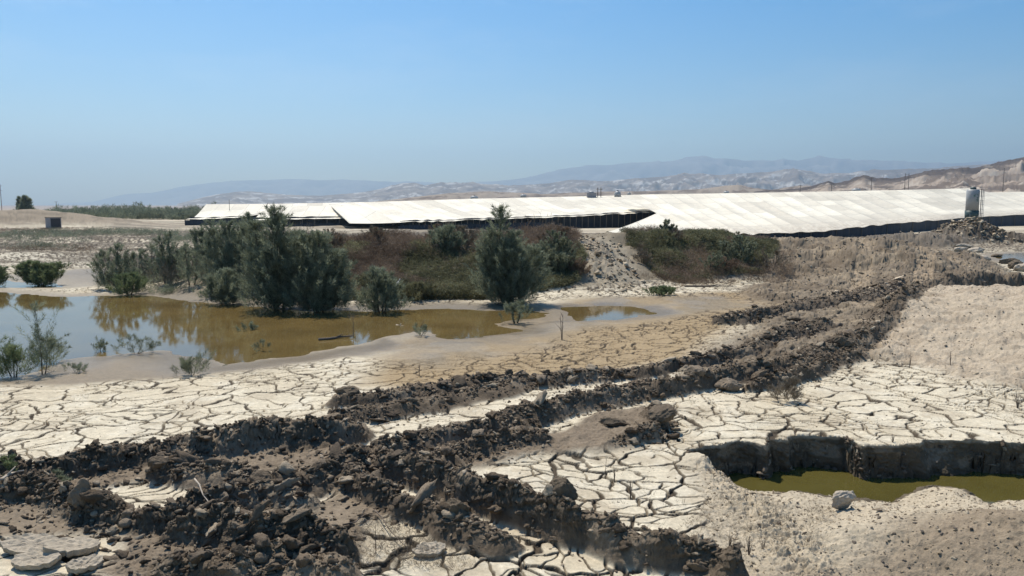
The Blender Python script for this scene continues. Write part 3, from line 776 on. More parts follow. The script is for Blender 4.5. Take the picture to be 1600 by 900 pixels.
def plumes(base, tip, rad, nper, blen, bwid, rng, tint, up=1.0, out=.55, leaf=False):
    P = len(base); i = np.repeat(np.arange(P), nper); n = len(i)
    t = rng.random(n) ** .8
    ax = tip - base; ln = np.linalg.norm(ax, axis=1)[:, None]; axn = ax / (ln + 1e-9)
    off = rng.normal(size=(n, 3)); off -= (off * axn[i]).sum(1)[:, None] * axn[i]
    off /= np.linalg.norm(off, axis=1)[:, None] + 1e-9
    rr = rad[i] * (1 - .65 * t) * np.sqrt(rng.random(n))
    pos = base[i] + ax[i] * t[:, None] + off * rr[:, None]
    pos[:, 2] -= (t ** 2) * ln[i, 0] * .12
    d = axn[i] * up + off * out + rng.normal(size=(n, 3)) * .35; d /= np.linalg.norm(d, axis=1)[:, None]
    lens = blen * rng.uniform(.6, 1.4, n)
    V, Fc = blades(pos, d, lens, bwid, rng)
    tn = np.clip(tint[i] + rng.normal(0, .13, n), 0, 1)
    return V, Fc, np.repeat(tn, 3)

def foliage_obj(name, parts, mat, parent=None):
    off = 0; Vs = []; Fs = []; Ts = []
    for V, Fc, T in parts:
        Vs.append(V); Fs.append(Fc + off); Ts.append(T); off += len(V)
    me = np_mesh(name, np.concatenate(Vs), np.concatenate(Fs), False); fattr(me, 'tint', np.concatenate(Ts))
    return link(name, me, mat, parent)

def bush(name, x, y, leaders, label, cat, group=None, mat=None, density=1.0, blen=.14, bwid=.022, seed=0, z=None, bare=.0, trunkr=.035, plume=.3, woody=M_BARK, parts=('trunk', 'crown'), spread=1.0):
    """leaders: (dx, dy, height, radius)"""
    rng = np.random.default_rng(900 + seed)
    z0 = H1(x, y) if z is None else z
    root = empty(name, (x, y, z0), 0, label, cat, group)
    wood = MB(); fol = []
    for (dx, dy, h, rad) in leaders:
        npl = max(6, int(density * 40 * (rad ** 1.1 + .12) * (h ** .9 + .2)))
        lean = np.array([dx, dy]);
        axp = lambda t: np.array([dx * (.25 + .75 * t ** .7) + .05 * h * math.sin(3 * t + dx * 5), dy * (.25 + .75 * t ** .7) + .04 * h * math.cos(4 * t + dx * 3), h * t])
        wood.tube([axp(t) * np.array([1, 1, 1]) - np.array([dx * .25, dy * .25, 0]) * (1 - t) * .6 for t in (0, .25, .5, .75, .95)], [trunkr, trunkr * .75, trunkr * .5, trunkr * .3, trunkr * .12], 5)
        B = []; T = []; R = []; tint = []
        lobes = rng.uniform(.55, 1.25, 9)
        for k in range(npl):
            t = bare * .5 + (1 - bare * .5) * rng.random() ** 1.05
            a = rng.uniform(0, 2 * math.pi)
            env = rad * (min(1.0, .55 + t * 2.2) * (1 - t) ** .62 * 1.25 + .06) * lobes[int((a / 6.284) * 8.99)] * (.8 + .4 * lobes[int(t * 8.99)])
            p0 = axp(t) ; s = rng.random() ** .55
            q = p0 + np.array([math.cos(a) * env * s * spread, math.sin(a) * env * s * spread, 0])
            q[2] *= .97
            dirv = np.array([math.cos(a) * .55 * s, math.sin(a) * .55 * s, 1.0 * rng.uniform(.4, 1.1)]); dirv /= np.linalg.norm(dirv)
            ln = plume * h ** .5 * rng.uniform(.7, 1.6) * (1.15 - .7 * t)
            tp = q + dirv * ln
            if rng.random() < .3: tp = q + dirv * ln * 1.7
            if tp[2] > h * 1.03: tp[2] = h * 1.03
            B.append(q - dirv * ln * .3); T.append(tp); R.append(.085 * (rad + .35) * rng.uniform(.6, 1.3)); tint.append(np.clip(rng.normal(.5, .27), 0, 1))
            if k % 4 == 0:
                wood.tube([p0 * .9 + np.array([0, 0, -.05 * h * t]), (p0 + q) / 2, q], [trunkr * .3, trunkr * .2, trunkr * .08], 4, False)
        B = np.array(B); T = np.array(T); B[:, 2] = np.maximum(B[:, 2], .01)
        fol.append(plumes(B, T, np.array(R), int(62 * (blen / .14) ** -.4), blen, bwid, rng, np.array(tint)))
    wood.build(parts[0], woody, root, True)
    foliage_obj(parts[1], fol, mat or M_TAM, root)
    return root

def pb(name, px, py, leaders_px, label, cat, group=None, **kw):
    """leaders in metres relative"""
    depth = kw.pop('depth', None)
    x, y = W(px, py) if depth is None else PD(px, py, depth)[:2]
    return bush(name, x, y, leaders_px, label, cat, group, **kw)

GT = 'tamarisks along the far bank of the pond'
pb('tamarisk_tree', 433, 481, [(-.1, 0, 3.95, .62), (-.75, .2, 3.35, .55), (.35, .1, 3.65, .6), (.75, .3, 3.0, .6), (-.2, -.3, 2.3, .9), (-.9, .4, 2.2, .6)], 'tallest feathery grey green tamarisk at the pond edge, reaching above the white roofs', 'tree', GT, seed=1, density=1.5)
pb('tamarisk_tree', 497, 484, [(-.5, 0, 2.9, .7), (.2, .1, 3.0, .8), (.75, 0, 2.3, .7), (.1, -.3, 1.8, 1.1), (-.7, .2, 2.2, .7), (.9, .2, 1.5, .6)], 'broad rounded tamarisk at the pond edge just right of the tallest one', 'tree', GT, seed=2, density=1.6)
pb('tamarisk_tree', 795, 474, [(-.45, 0, 3.9, .38), (-.7, .1, 3.0, .75), (.3, 0, 2.9, .85), (0, -.2, 2.6, 1.0), (.95, .1, 2.3, .65), (-.9, 0, 1.9, .6)], 'dark conical tamarisk with a thin tip, standing alone at the right of the pond', 'tree', GT, seed=3, density=1.7)
pb('tamarisk_tree', 352, 462, [(-.5, .2, 2.6, .6), (.2, .2, 2.9, .6), (.8, .3, 2.7, .6), (0, 0, 1.9, .9), (1.2, .6, 2.9, .5)], 'dense tamarisk left of the tallest one, behind the low bush at the water', 'tree', GT, seed=4, density=1.3)
pb('tamarisk_bush', 350, 473, [(-.5, 0, 1.1, .6), (.2, 0, 1.4, .7), (.6, .1, 1.0, .5)], 'low rounded green bush at the water below the dense left tamarisk', 'bush', GT, seed=5, density=1.6, bare=.02)
pb('tamarisk_bush', 262, 449, [(-.3, 0, 2.3, .42), (.25, .1, 2.5, .42), (.6, .2, 1.7, .4), (0, 0, 1.2, .7)], 'slender upright tamarisk bush among dry reeds at the left of the bank', 'bush', GT, seed=6, density=1.1, bare=.2)
pb('tamarisk_bush', 185, 452, [(-.6, 0, 1.8, .5), (.1, 0, 2.1, .5), (.7, 0, 1.7, .45), (-1.0, .2, 1.2, .5)], 'open twiggy tamarisk bush at the left end of the bank', 'bush', GT, seed=7, density=.8, bare=.2)
pb('tamarisk_bush', 202, 459, [(-.3, 0, .9, .5), (.3, 0, .95, .5)], 'small bright green bush at the foot of the open twiggy bush', 'bush', GT, seed=8, density=1.8, bare=.02, mat=M_TAMB)
pb('tamarisk_bush', 65, 444, [(-1.1, 0, 1.0, .4), (-.6, 0, 1.2, .45), (-.1, 0, 1.2, .45), (.4, 0, 1.1, .45), (.9, 0, 1.15, .45)], 'wide low green bush on a bar in the water at the far left', 'bush', GT, seed=9, density=2.2, bare=.02, mat=M_TAMB)
pb('tamarisk_bush', -8, 446, [(-.4, 0, 1.1, .5), (.3, 0, 1.0, .45)], 'green bush cut by the left edge of the picture beyond the water', 'bush', GT, seed=10, density=2, bare=.02, mat=M_TAMB)
pb('tamarisk_bush', 597, 486, [(-.3, 0, 1.7, .5), (.25, .1, 1.5, .5), (0, 0, 1.1, .7)], 'mid sized grey green bush at the water between the tamarisks and the brown brush', 'bush', GT, seed=11, density=1.5, bare=.02)
pb('tamarisk_bush', 300, 455, [(-.3, 0, 1.9, .35), (.35, .2, 1.6, .4)], 'thin tamarisk bush between the slender bush and the dense left tamarisk', 'bush', GT, seed=12, density=.8, bare=.25)
pb('tamarisk_bush', 322, 446, [(-.3, 0, 2.2, .5), (.4, .2, 2.6, .5), (0, 0, 1.4, .7)], 'grey green bush filling the gap between the thin bush and the dense left tamarisk', 'bush', GT, seed=61, density=1.1, depth=38)
pb('tamarisk_bush', 232, 446, [(-.4, 0, 1.5, .45), (.3, .2, 1.8, .45)], 'sparse bush between the open twiggy bush and the slender upright bush', 'bush', GT, seed=62, density=.8, depth=39)
pb('tamarisk_bush', 385, 440, [(-.4, 0, 2.0, .5), (.3, .2, 2.3, .5), (0, 0, 1.4, .7)], 'tall bush showing behind and between the dense left tamarisk and the tallest one', 'bush', GT, seed=63, density=1.2, depth=38)
pb('tamarisk_bush', 806, 503, [(-.2, 0, .65, .3), (.2, 0, .75, .3)], 'small grey bush growing in the shallow water in front of the conical tamarisk', 'bush', GT, seed=13, density=1.3, bare=.05, blen=.1, bwid=.014)
GB = 'shrubs growing on the earth bank'
pb('shrub', 697, 420, [(-.4, 0, 1.1, .5), (.2, .1, 1.25, .6), (.6, 0, .9, .5)], 'grey green shrub surrounded by red brown brush on the bank', 'shrub', GB, seed=14, density=1.5, bare=.02, depth=38.5)
pb('shrub', 640, 470, [(-.3, 0, .6, .6), (.4, 0, .7, .6), (1.0, 0, .6, .6)], 'low dense shrub at the toe of the bank right of the mid sized bush', 'shrub', GB, seed=15, density=1.6, bare=.02, mat=M_CREEP)
pb('shrub', 870, 440, [(-.8, 0, 1.3, .6), (-.2, .5, 1.9, .6), (.4, .6, 1.5, .6), (0, -.5, .9, .8)], 'leafy olive shrub right of the conical tamarisk', 'shrub', GB, seed=16, density=1.4, mat=M_LEAF, blen=.09, bwid=.04, bare=.02, depth=37)
pb('shrub', 1042, 380, [(-.1, 0, 1.2, .45), (.35, 0, .9, .35)], 'sparse small leafed sapling on top of the bank against the white roof', 'sapling', GB, seed=17, density=.55, mat=M_LEAF, blen=.11, bwid=.07, bare=.4, depth=46)
pb('shrub', 1155, 430, [(-.8, 0, 1.5, .6), (0, .2, 1.8, .6), (.7, 0, 1.4, .5)], 'pale grey leafy shrub at the right end of the green bank', 'shrub', GB, seed=18, density=.9, mat=M_LEAF, blen=.09, bwid=.045, bare=.2, depth=42.5)
pb('shrub', 1115, 436, [(-.3, 0, 1.0, .4), (.3, 0, .9, .4)], 'low grey twiggy shrub left of the pale leafy shrub', 'shrub', GB, seed=19, density=.8, mat=M_LEAF, blen=.08, bwid=.03, bare=.2, depth=40.5)
pb('shrub', 1205, 425, [(-.4, 0, 1.3, .4), (.4, 0, 1.1, .4)], 'dry straw coloured shrub beside the spoil heap', 'shrub', GB, seed=20, density=.7, mat=M_STRAW, blen=.1, bwid=.02, bare=.1, depth=42)
pb('shrub', 1033, 461, [(-.35, 0, .32, .35), (.1, 0, .36, .4), (.5, 0, .3, .3)], 'bright green cushion plant on the cracked mud below the bank', 'plant', GB, seed=21, density=2.5, mat=M_TAMB, blen=.08, bwid=.02, bare=.02)
GF = 'plants at the near shore of the pond'
pb('tamarisk_bush', 22, 586, [(-.35, 0, .95, .26), (.1, 0, .75, .3), (-.1, .1, .6, .4)], 'feathery young tamarisk at the left edge of the near shore', 'bush', GF, seed=22, density=1.8, blen=.1, bwid=.010, bare=.05, trunkr=.015, mat=M_TAMB)
pb('tamarisk_bush', 68, 582, [(-.15, 0, 1.7, .25), (.05, .1, .85, .3)], 'taller leaning young tamarisk rising in front of the pond', 'bush', GF, seed=23, density=1.2, blen=.1, bwid=.010, bare=.15, trunkr=.015)
pb('tamarisk_bush', 76, 562, [(0, 0, .75, .22), (.1, 0, .5, .25)], 'small tamarisk standing at the waterline right of the taller young one', 'bush', GF, seed=24, density=1.3, blen=.09, bwid=.010, bare=.1, trunkr=.012)
pb('twiggy_plant', 212, 550, [(-.2, 0, .5, .3), (.25, 0, .42, .35), (.6, 0, .3, .3)], 'spreading twiggy plant on the sand spit at the waterline', 'plant', GF, seed=25, density=.9, blen=.08, bwid=.008, bare=.1, trunkr=.01, mat=M_LEAF)
pb('twiggy_plant', 158, 545, [(-.1, 0, .45, .18), (.1, 0, .25, .2)], 'small dark sprig standing in the water left of the spreading plant', 'plant', GF, seed=26, density=1.0, blen=.07, bwid=.010, bare=.15, trunkr=.01)
pb('twiggy_plant', 299, 586, [(-.15, 0, .42, .22), (.18, 0, .62, .16), (0, 0, .3, .3)], 'pale green tuft at the edge between wet sand and cracked mud', 'plant', GF, seed=27, density=1.6, blen=.08, bwid=.008, bare=.05, trunkr=.008, mat=M_LEAF)
pb('twiggy_plant', 118, 582, [(-.1, 0, .2, .2), (.12, 0, .16, .15)], 'tiny dark sprig on the wet sand near the left shore', 'plant', GF, seed=28, density=.7, blen=.06, bwid=.008, trunkr=.006)
pb('twiggy_plant', 656, 523, [(0, 0, .45, .2), (.2, 0, .3, .2)], 'grey twig clump on a mud spit at the right part of the pond', 'plant', GF, seed=29, density=.8, blen=.08, bwid=.012, trunkr=.01, mat=M_LEAF)
pb('twiggy_plant', 410, 545, [(0, 0, .4, .18)], 'pale sprig standing in the shallow water at the near middle shore', 'plant', GF, seed=30, density=.8, blen=.07, bwid=.010, trunkr=.008, mat=M_LEAF)
pb('twiggy_plant', 387, 512, [(0, 0, .4, .3), (.2, 0, .3, .2)], 'half drowned green sprig in the middle of the brown water', 'plant', GF, seed=31, density=.9, blen=.08, bwid=.014, trunkr=.01)
pb('twiggy_plant', 1229, 630, [(-.1, 0, .36, .18), (.12, 0, .48, .12), (0, 0, .3, .25)], 'dry grey tuft on cracked mud below the end of the middle ridge', 'plant', seed=32, density=2.0, blen=.08, bwid=.008, trunkr=.006, mat=M_STRAW, bare=.03)
pb('leafy_weed', 12, 772, [(0, 0, .5, .12), (.12, 0, .38, .12)], 'upright green leafy weed at the left edge in front of the dark mud', 'weed', seed=33, density=1.2, blen=.05, bwid=.014, trunkr=.006, mat=M_TAMB, bare=.1, plume=.12)
pb('leafy_weed', 84, 770, [(0, 0, .22, .2), (.1, 0, .15, .15)], 'low dark weed in the mud right of the upright leafy weed', 'weed', seed=34, density=.9, blen=.05, bwid=.012, trunkr=.006, mat=M_TAM, bare=.1, plume=.1)

for i in range(26):
    px = random.choice([random.uniform(545, 740), random.uniform(850, 905), random.uniform(1000, 1190), random.uniform(480, 760)]); dd = random.uniform(36, 42) if px < 910 else random.uniform(40.5, 47)
    h = random.uniform(.5, 1.05); k = i % 3
    pb('dry_shrub', px, 400, [(-.2, 0, h, .35), (.25, .1, h * .8, .35), (0, -.1, h * .6, .45)],
       ['small rust brown dry shrub on the earth bank', 'small straw grey shrub on the earth bank', 'small olive green shrub on the earth bank'][k], 'shrub',
       ['rust brown shrubs scattered over the bank', 'straw grey shrubs scattered over the bank', 'olive green shrubs scattered over the bank'][k], seed=500 + i, density=random.uniform(.9, 1.5),
       mat=[M_DRY, M_STRAW, M_CREEP][k], blen=.1, bwid=.018, depth=dd, trunkr=.02)

# dry stalks standing on the mud
def stalks(px, py, h, n, label, name='dry_stalk', spread=.1, rad=.006, seed=0, mat=None, group='dry stalks on the mud'):
    r = random.Random(seed + 50); x, y = W(px, py); z = H1(x, y); mb = MB()
    for k in range(n):
        a = r.uniform(0, 6.28); l = h * r.uniform(.5, 1.0); lean = r.uniform(.05, .6) * spread / .1 * .35
        bx, by = math.cos(a) * rad * .4, math.sin(a) * rad * .4
        p = [(bx, by, -.03), (bx + math.cos(a) * lean * l * .4, by + math.sin(a) * lean * l * .4, l * .5), (bx + math.cos(a) * lean * l, by + math.sin(a) * lean * l, l)]
        mb.tube(p, [rad, rad * .8, rad * .35], 4)
        for b in range(3):
            t = r.uniform(.3, .9); q = Vector(p[0]).lerp(Vector(p[2]), t); a2 = r.uniform(0, 6.28); bl = l * r.uniform(.15, .35)
            mb.tube([q, q + Vector((math.cos(a2) * bl * .7, math.sin(a2) * bl * .7, bl * .7))], [rad * .5, rad * .2], 3)
    o = mb.build(name, mat or M_TWIG); o.location = (x, y, z); return tag(o, label, 'dry stalk', group)
for i, a in enumerate([
    (878, 532, 1.15, 2, 'thin upright stake on tan mud right of the pond', .05, .016),
    (552, 524, 1.0, 1, 'single curved stick standing in the brown water', .05, .014),
    (654, 520, .85, 1, 'tilted stick rising from the twig clump on the mud spit', .25, .013),
    (960, 752, .26, 4, 'branching dry stalk on cracked mud right of the two converging ridges', .1, .005),
    (945, 748, .3, 2, 'single dry seed stalk on cracked mud left of the branching one', .06, .005),
    (875, 775, .25, 3, 'short dry stalk beside the ridge in the cracked mud', .1, .005),
    (985, 778, .28, 4, 'dark twiggy stalk in the middle of the lower cracked mud', .1, .006),
    (587, 866, .42, 1, 'thin vertical stem on the pale mud at the lower middle', .04, .006),
    (640, 860, .3, 4, 'spreading dry twigs on the pale mud at the lower middle', .3, .005),
    (1140, 876, .30, 5, 'tall twiggy stalk at the left edge of the foreground dirt', .1, .006),
    (1170, 872, .26, 6, 'bushy dry stalks at the left edge of the foreground dirt', .2, .005),
    (1192, 862, .2, 4, 'small dry stalks on the foreground dirt right of the bushy ones', .2, .004),
    (1421, 576, .5, 2, 'thin tall dry stalk where the pale dirt slope meets cracked mud', .05, .008),
    (1485, 572, .4, 2, 'thin dry stalk on the lower pale dirt slope', .05, .008),
    (1590, 640, .35, 6, 'fan of dry twigs at the right edge on cracked mud', .3, .006),
    (1395, 694, .14, 8, 'flattened dry tuft on the rim above the pit', .3, .004),
    (655, 590, .4, 2, 'dry stem on the cracked mud below the wet tan flat', .08, .008),
    (560, 645, .3, 3, 'dry twig at the tip of the upper ridge', .2, .006)]):
    stalks(*a[:5], spread=a[5], rad=a[6], seed=i)

def branch(px1, py1, px2, py2, r, label, mat=None, lift=.05, name='fallen_branch'):
    x1, y1 = W(px1, py1); x2, y2 = W(px2, py2); pts = []
    for t in np.linspace(0, 1, 7):
        x = x1 + (x2 - x1) * t; y = y1 + (y2 - y1) * t
        pts.append((x + .03 * math.sin(7 * t), y + .03 * math.cos(9 * t), 0))
    zs = [H1(p[0], p[1]) for p in pts]; za, zb = max(zs[:3]), max(zs[-3:])
    pts = [Vector((p[0], p[1], max(zs[i] + r, za + (zb - za) * i / 6 + lift))) for i, p in enumerate(pts)]
    o0 = pts[0].copy(); mb = MB(); mb.tube([p - o0 for p in pts], [r * (1 - .6 * i / 6) for i in range(7)], 6)
    q = pts[3] - o0; d = (pts[5] - pts[3]); mb.tube([q, q + d * .6 + Vector((0, .05, .08))], [r * .6, r * .2], 5)
    o = mb.build(name, mat or M_PALEWOOD, None, True); o.location = o0; return tag(o, label, 'branch', 'fallen branches and sticks')
branch(-10, 792, 40, 778, .03, 'pale weathered stick lying at the left edge of the dark mud')
branch(305, 803, 338, 835, .012, 'pale thin stick pointing down the slope in the lower left mud')
branch(255, 800, 300, 785, .01, 'dark thin twig beside the pale mud patch', M_TWIG)
branch(535, 838, 590, 815, .012, 'thin dark twig lying across the left edge of the lower pale mud', M_TWIG)
branch(585, 815, 635, 865, .008, 'thin dark twig lying diagonally on the lower pale mud', M_TWIG)
branch(1070, 449, 1145, 449, .05, 'grey log lying on the cracked mud below the green bank', M_TWIG, .02)
branch(618, 464, 629, 459, .06, 'white plank lying in the brush at the toe of the bank', M_WHITE, .3, 'plank')
branch(619, 505, 631, 506, .04, 'pale stick floating in the brown water', M_PALEWOOD, .06)
branch(497, 529, 552, 524, .05, 'dark driftwood lying in the brown water beside the curved stick', M_TWIG, .08)

# ---- uncountable cover
def pix_points(poly, n, rng):
    A = np.array(poly, float); lo = A.min(0); hi = A.max(0)
    out = []
    x = rng.uniform(lo[0], hi[0], n * 3); y = rng.uniform(lo[1], hi[1], n * 3)
    k = poly_sdf(x, y, A) < 0
    return x[k][:n], y[k][:n]

def cover(name, world_poly, n, h, rad, nper, blen, bwid, mat, label, seed, maskfn=None, up=.6, kindof='ground cover', out=.8, hvar=.4, tintf=None, vert=1.0, tmean=.4):
    rng = np.random.default_rng(seed)
    A = np.array(world_poly); lo = A.min(0); hi = A.max(0)
    x = rng.uniform(lo[0], hi[0], n * 4); y = rng.uniform(lo[1], hi[1], n * 4); k = poly_sdf(x, y, A) < 0; x = x[k]; y = y[k]
    if maskfn is not None:
        k = rng.random(len(x)) < maskfn(x, y); x = x[k]; y = y[k]
    x = x[:n]; y = y[:n]; z = terrain(x, y)
    ok = z > WATER + .02; x, y, z = x[ok], y[ok], z[ok]
    B = np.stack([x, y, z], 1); hh = h * rng.uniform(1 - hvar, 1 + hvar, len(x)) * (0.5 + fbm(x, y, .5, 3, seed + 5))
    dv = np.stack([rng.normal(0, .3, len(x)), rng.normal(0, .3, len(x)), np.full(len(x), vert)], 1)
    T = B + dv * hh[:, None]
    cl = fbm(x, y, .8, 3, seed + 9)
    tint = np.clip(tmean + (cl - .5) * 1.6 + rng.normal(0, .12, len(x)), 0, 1)
    V, Fc, Tn = plumes(B, T, rad * rng.uniform(.6, 1.4, len(x)), nper, blen, bwid, rng, tint, up, out)
    o = foliage_obj(name, [(V, Fc, Tn)], mat); return tag(o, label, kindof, kind='stuff')

def WD(lst): return [tuple(PD(p[0], 400, p[1])[:2]) for p in lst]
BR_POLY = WD([(455, 36.5), (560, 35), (640, 35.5), (760, 35.5), (770, 37), (860, 36), (900, 40), (905, 48), (700, 48), (470, 46)])
cover('dry_brush', BR_POLY, 7000, .42, .22, 36, .12, .013, M_DRY, 'reddish brown dry brush covering the upper earth bank', 201, lambda x, y: (.25 + .75 * sstep(36.0, 38.5, y + (fbm(x, y, .3, 3, 3) - .5) * 4)) * (.12 + .88 * sstep(.36, .5, fbm(x, y, .9, 4, 303))), tmean=.45)
cover('creeper_cover', WD([(535, 31.8), (640, 31.8), (760, 32.4), (900, 35.5), (915, 39), (900, 41), (760, 38.5), (540, 38.5)]), 6500, .32, .25, 38, .08, .028, M_CREEP, 'olive green creeper and weeds covering the lower slope of the bank left of the bare scree', 202,
      lambda x, y: sstep(.40, .58, fbm(x, y, .5, 4, 77)), tmean=.45)
cover('dry_brush', WD([(540, 32.5), (760, 33.2), (900, 36), (900, 40), (760, 38.5), (540, 38.5)]), 2600, .34, .2, 30, .10, .012, M_DRY, 'brown dead brush mixed into the creeper on the lower slope of the bank', 214, lambda x, y: sstep(.60, .42, fbm(x, y, .5, 4, 77)), tmean=.5)
cover('creeper_cover', WD([(985, 44), (1040, 38.5), (1100, 39.0), (1190, 41), (1215, 47), (1190, 52), (1060, 51), (970, 49)]), 5200, .30, .25, 40, .08, .026, M_CREEP, 'dull green creeper covering the bank right of the bare scree', 203,
      lambda x, y: .1 + .9 * sstep(.42, .55, fbm(x, y, .45, 4, 78)), tmean=.38)
cover('dry_brush', WD([(985, 44), (1040, 38.5), (1190, 41), (1225, 47), (1190, 52), (970, 49)]), 2200, .4, .2, 30, .10, .012, M_DRY, 'brown dead stems mixed into the green creeper of the right bank', 215, lambda x, y: sstep(.56, .40, fbm(x, y, .45, 4, 78)), tmean=.5)
cover('dry_brush', WD([(985, 38.5), (1100, 37.5), (1240, 37.5), (1240, 46), (1150, 44), (1020, 42)]), 1200, .35, .2, 26, .10, .012, M_DRY, 'dry brown brush along the toe of the green bank', 204, lambda x, y: sstep(.45, .6, fbm(x, y, .5, 3, 79)))
cover('dry_reeds', WD([(150, 36), (240, 35.5), (330, 34), (400, 32.5), (470, 33.5), (480, 44), (330, 46), (150, 42)]), 2200, .95, .06, 12, .22, .013, M_STRAW, 'thin brown reeds and weeds between the left tamarisks', 205, lambda x, y: .1 + .9 * sstep(.42, .58, fbm(x, y, .5, 3, 80)), up=1.2, out=.25, tmean=.2)
cover('low_weeds', WD([(150, 35.5), (330, 33.5), (400, 32), (540, 34), (540, 42), (330, 44), (150, 41)]), 2600, .35, .25, 30, .10, .018, M_TAM, 'low grey green weeds under the left tamarisks', 206, lambda x, y: .1 + .8 * sstep(.4, .58, fbm(x, y, .5, 3, 81)), tmean=.45)
cover('scrub', WD([(-150, 48), (500, 46), (520, 90), (320, 120), (-200, 110)]), 5200, .6, .5, 30, .16, .03, M_TAM, 'scattered low dark scrub on the pale flat beyond the pond', 207, lambda x, y: sstep(.52, .62, fbm(x / 2.5, y, .16, 4, 82)), tmean=.25)
cover('scrub', WD([(-150, 48), (500, 46), (520, 100), (320, 125), (-200, 120)]), 4200, .35, .4, 20, .16, .025, M_DRY, 'scattered dry brown weeds on the pale flat beyond the pond', 208, lambda x, y: sstep(.5, .62, fbm(x / 2.5, y, .2, 4, 83)), tmean=.5)
cover('dry_reeds', WD([(470, 45), (860, 45), (860, 49), (470, 48)]), 260, 1.15, .05, 14, .2, .02, M_DRY, 'tall thin weeds along the crest of the bank before the white roofs', 209, None, up=1.2, out=.3, tmean=.2)
# wispy dead grass lying on the cracked mud
def grassmask(x, y): return sstep(.60, .70, fbm(x, y, .7, 4, 95))
cover('dead_grass', [W(0, 700), W(0, 600), W(600, 560), W(1000, 520), W(1600, 600), W(1700, 700), W(1060, 700), W(1100, 860), W(700, 860), W(540, 700)], 1500, .05, .12, 10, .09, .004, M_STRAW, 'wispy dead grass lying in patches on the cracked mud', 210, grassmask, vert=.6, tmean=.25)
cover('dead_grass', [W(1000, 890), W(1120, 780), W(1300, 800), W(1300, 870), W(1150, 900)], 260, .07, .07, 12, .07, .004, M_STRAW, 'thin dead grass on the left side of the foreground dirt', 211, None, tmean=.2)
cover('dead_grass', [W(540, 895), W(560, 820), W(640, 830), W(760, 895)], 260, .06, .1, 10, .09, .004, M_STRAW, 'thin dead grass on the pale mud at the bottom middle', 212, None, tmean=.1)

# far thicket and trees
def thicket():
    rng = np.random.default_rng(5); parts = []
    for k in range(210):
        px = rng.uniform(50, 345); dep = rng.uniform(205, 285)
        top = 317.5 + 2 * math.sin(px * .05) + (6 if px < 110 else 0)
        x, y = PD(px, 330, dep)[:2]; h = (4 - (top - 320) / F * dep) * rng.uniform(.6, 1.15); rd = rng.uniform(2, 4)
        n = 16; a = rng.uniform(0, 6.28, n); s = np.sqrt(rng.random(n)); B = np.stack([x + np.cos(a) * s * rd, y + np.sin(a) * s * rd, rng.uniform(0, .5, n) * h * (1.1 - s)], 1)
        T = B + np.stack([np.cos(a) * .5, np.sin(a) * .5, h * rng.uniform(.3, .55, n) * (1.2 - .5 * s)], 1)
        parts.append(plumes(B, T, np.full(n, .9), 40, .7, .13, rng, np.clip(rng.normal(.35, .18, n), 0, 1)))
    tag(foliage_obj('thicket', parts, M_TAM), 'dark green tamarisk thicket lining the flat at the far left', 'thicket', kind='stuff')
thicket()
pb('cypress_tree', 31, 330, [(0, 0, 4.8, .5), (.2, 0, 3.4, .8)], 'narrow dark tree on the sand mound, left of the pair', 'tree', 'pair of trees on the sand mound', seed=50, density=.8, blen=.5, bwid=.12, depth=190, z=1.0)
pb('dark_tree', 41, 330, [(-.4, 0, 5.0, 1.0), (.7, 0, 4.4, .9), (0, 0, 3.0, 1.6)], 'rounder dark tree on the sand mound, right of the pair', 'tree', 'pair of trees on the sand mound', seed=51, density=.8, blen=.5, bwid=.13, depth=188, z=1.0)

# ------------------------------------------------------------ shade tents
def cloth_mat():
    m, nt, out = newmat('shade_cloth')
    b = N(nt, 'ShaderNodeBsdfPrincipled'); b.inputs['Roughness'].default_value = .8
    uv = N(nt, 'ShaderNodeUVMap', uv_map='UVMap')
    br = N(nt, 'ShaderNodeTexBrick'); nt.links.new(uv.outputs[0], br.inputs['Vector'])
    br.inputs['Color1'].default_value = (.76, .70, .56, 1); br.inputs['Color2'].default_value = (.54, .49, .39, 1)
    br.inputs['Mortar'].default_value = (.46, .43, .36, 1); br.inputs['Scale'].default_value = 1.0
    br.inputs['Mortar Size'].default_value = .016; br.inputs['Brick Width'].default_value = 1.0; br.inputs['Row Height'].default_value = 1.0
    br.offset = 0.0; br.inputs['Bias'].default_value = -.25
    wn = N(nt, 'ShaderNodeTexNoise'); nt.links.new(uv.outputs[0], wn.inputs['Vector']); wn.inputs['Scale'].default_value = .45; wn.inputs['Detail'].default_value = 6
    r = mapr(nt, wn.outputs['Fac'], .4, .75, 1.04, .76)
    mc = mulcol(nt, br.outputs['Color'], r.outputs[0])
    n3_ = N(nt, 'ShaderNodeTexNoise'); nt.links.new(uv.outputs[0], n3_.inputs['Vector']); n3_.inputs['Scale'].default_value = 6; n3_.inputs['Detail'].default_value = 5
    r3 = mapr(nt, n3_.outputs['Fac'], .3, .7, .92, 1.05); mc2 = mulcol(nt, mc.outputs[2], r3.outputs[0])
    da = N(nt, 'ShaderNodeAttribute', attribute_name='dust')
    dm = N(nt, 'ShaderNodeMath', operation='MULTIPLY'); nt.links.new(da.outputs['Fac'], dm.inputs[0]); 
    r4 = mapr(nt, n3_.outputs['Fac'], .35, .6, .2, 1.0); nt.links.new(r4.outputs[0], dm.inputs[1])
    mxd = N(nt, 'ShaderNodeMix', data_type='RGBA'); nt.links.new(dm.outputs[0], mxd.inputs[0]); nt.links.new(mc2.outputs[2], mxd.inputs[6]); mxd.inputs[7].default_value = (.40, .34, .26, 1)
    nt.links.new(mxd.outputs[2], b.inputs['Base Color'])
    bp = N(nt, 'ShaderNodeBump'); bp.inputs['Strength'].default_value = .5; bp.inputs['Distance'].default_value = .3
    nt.links.new(wn.outputs['Fac'], bp.inputs['Height']); nt.links.new(bp.outputs[0], b.inputs['Normal'])
    nt.links.new(b.outputs[0], out.inputs['Surface']); return m
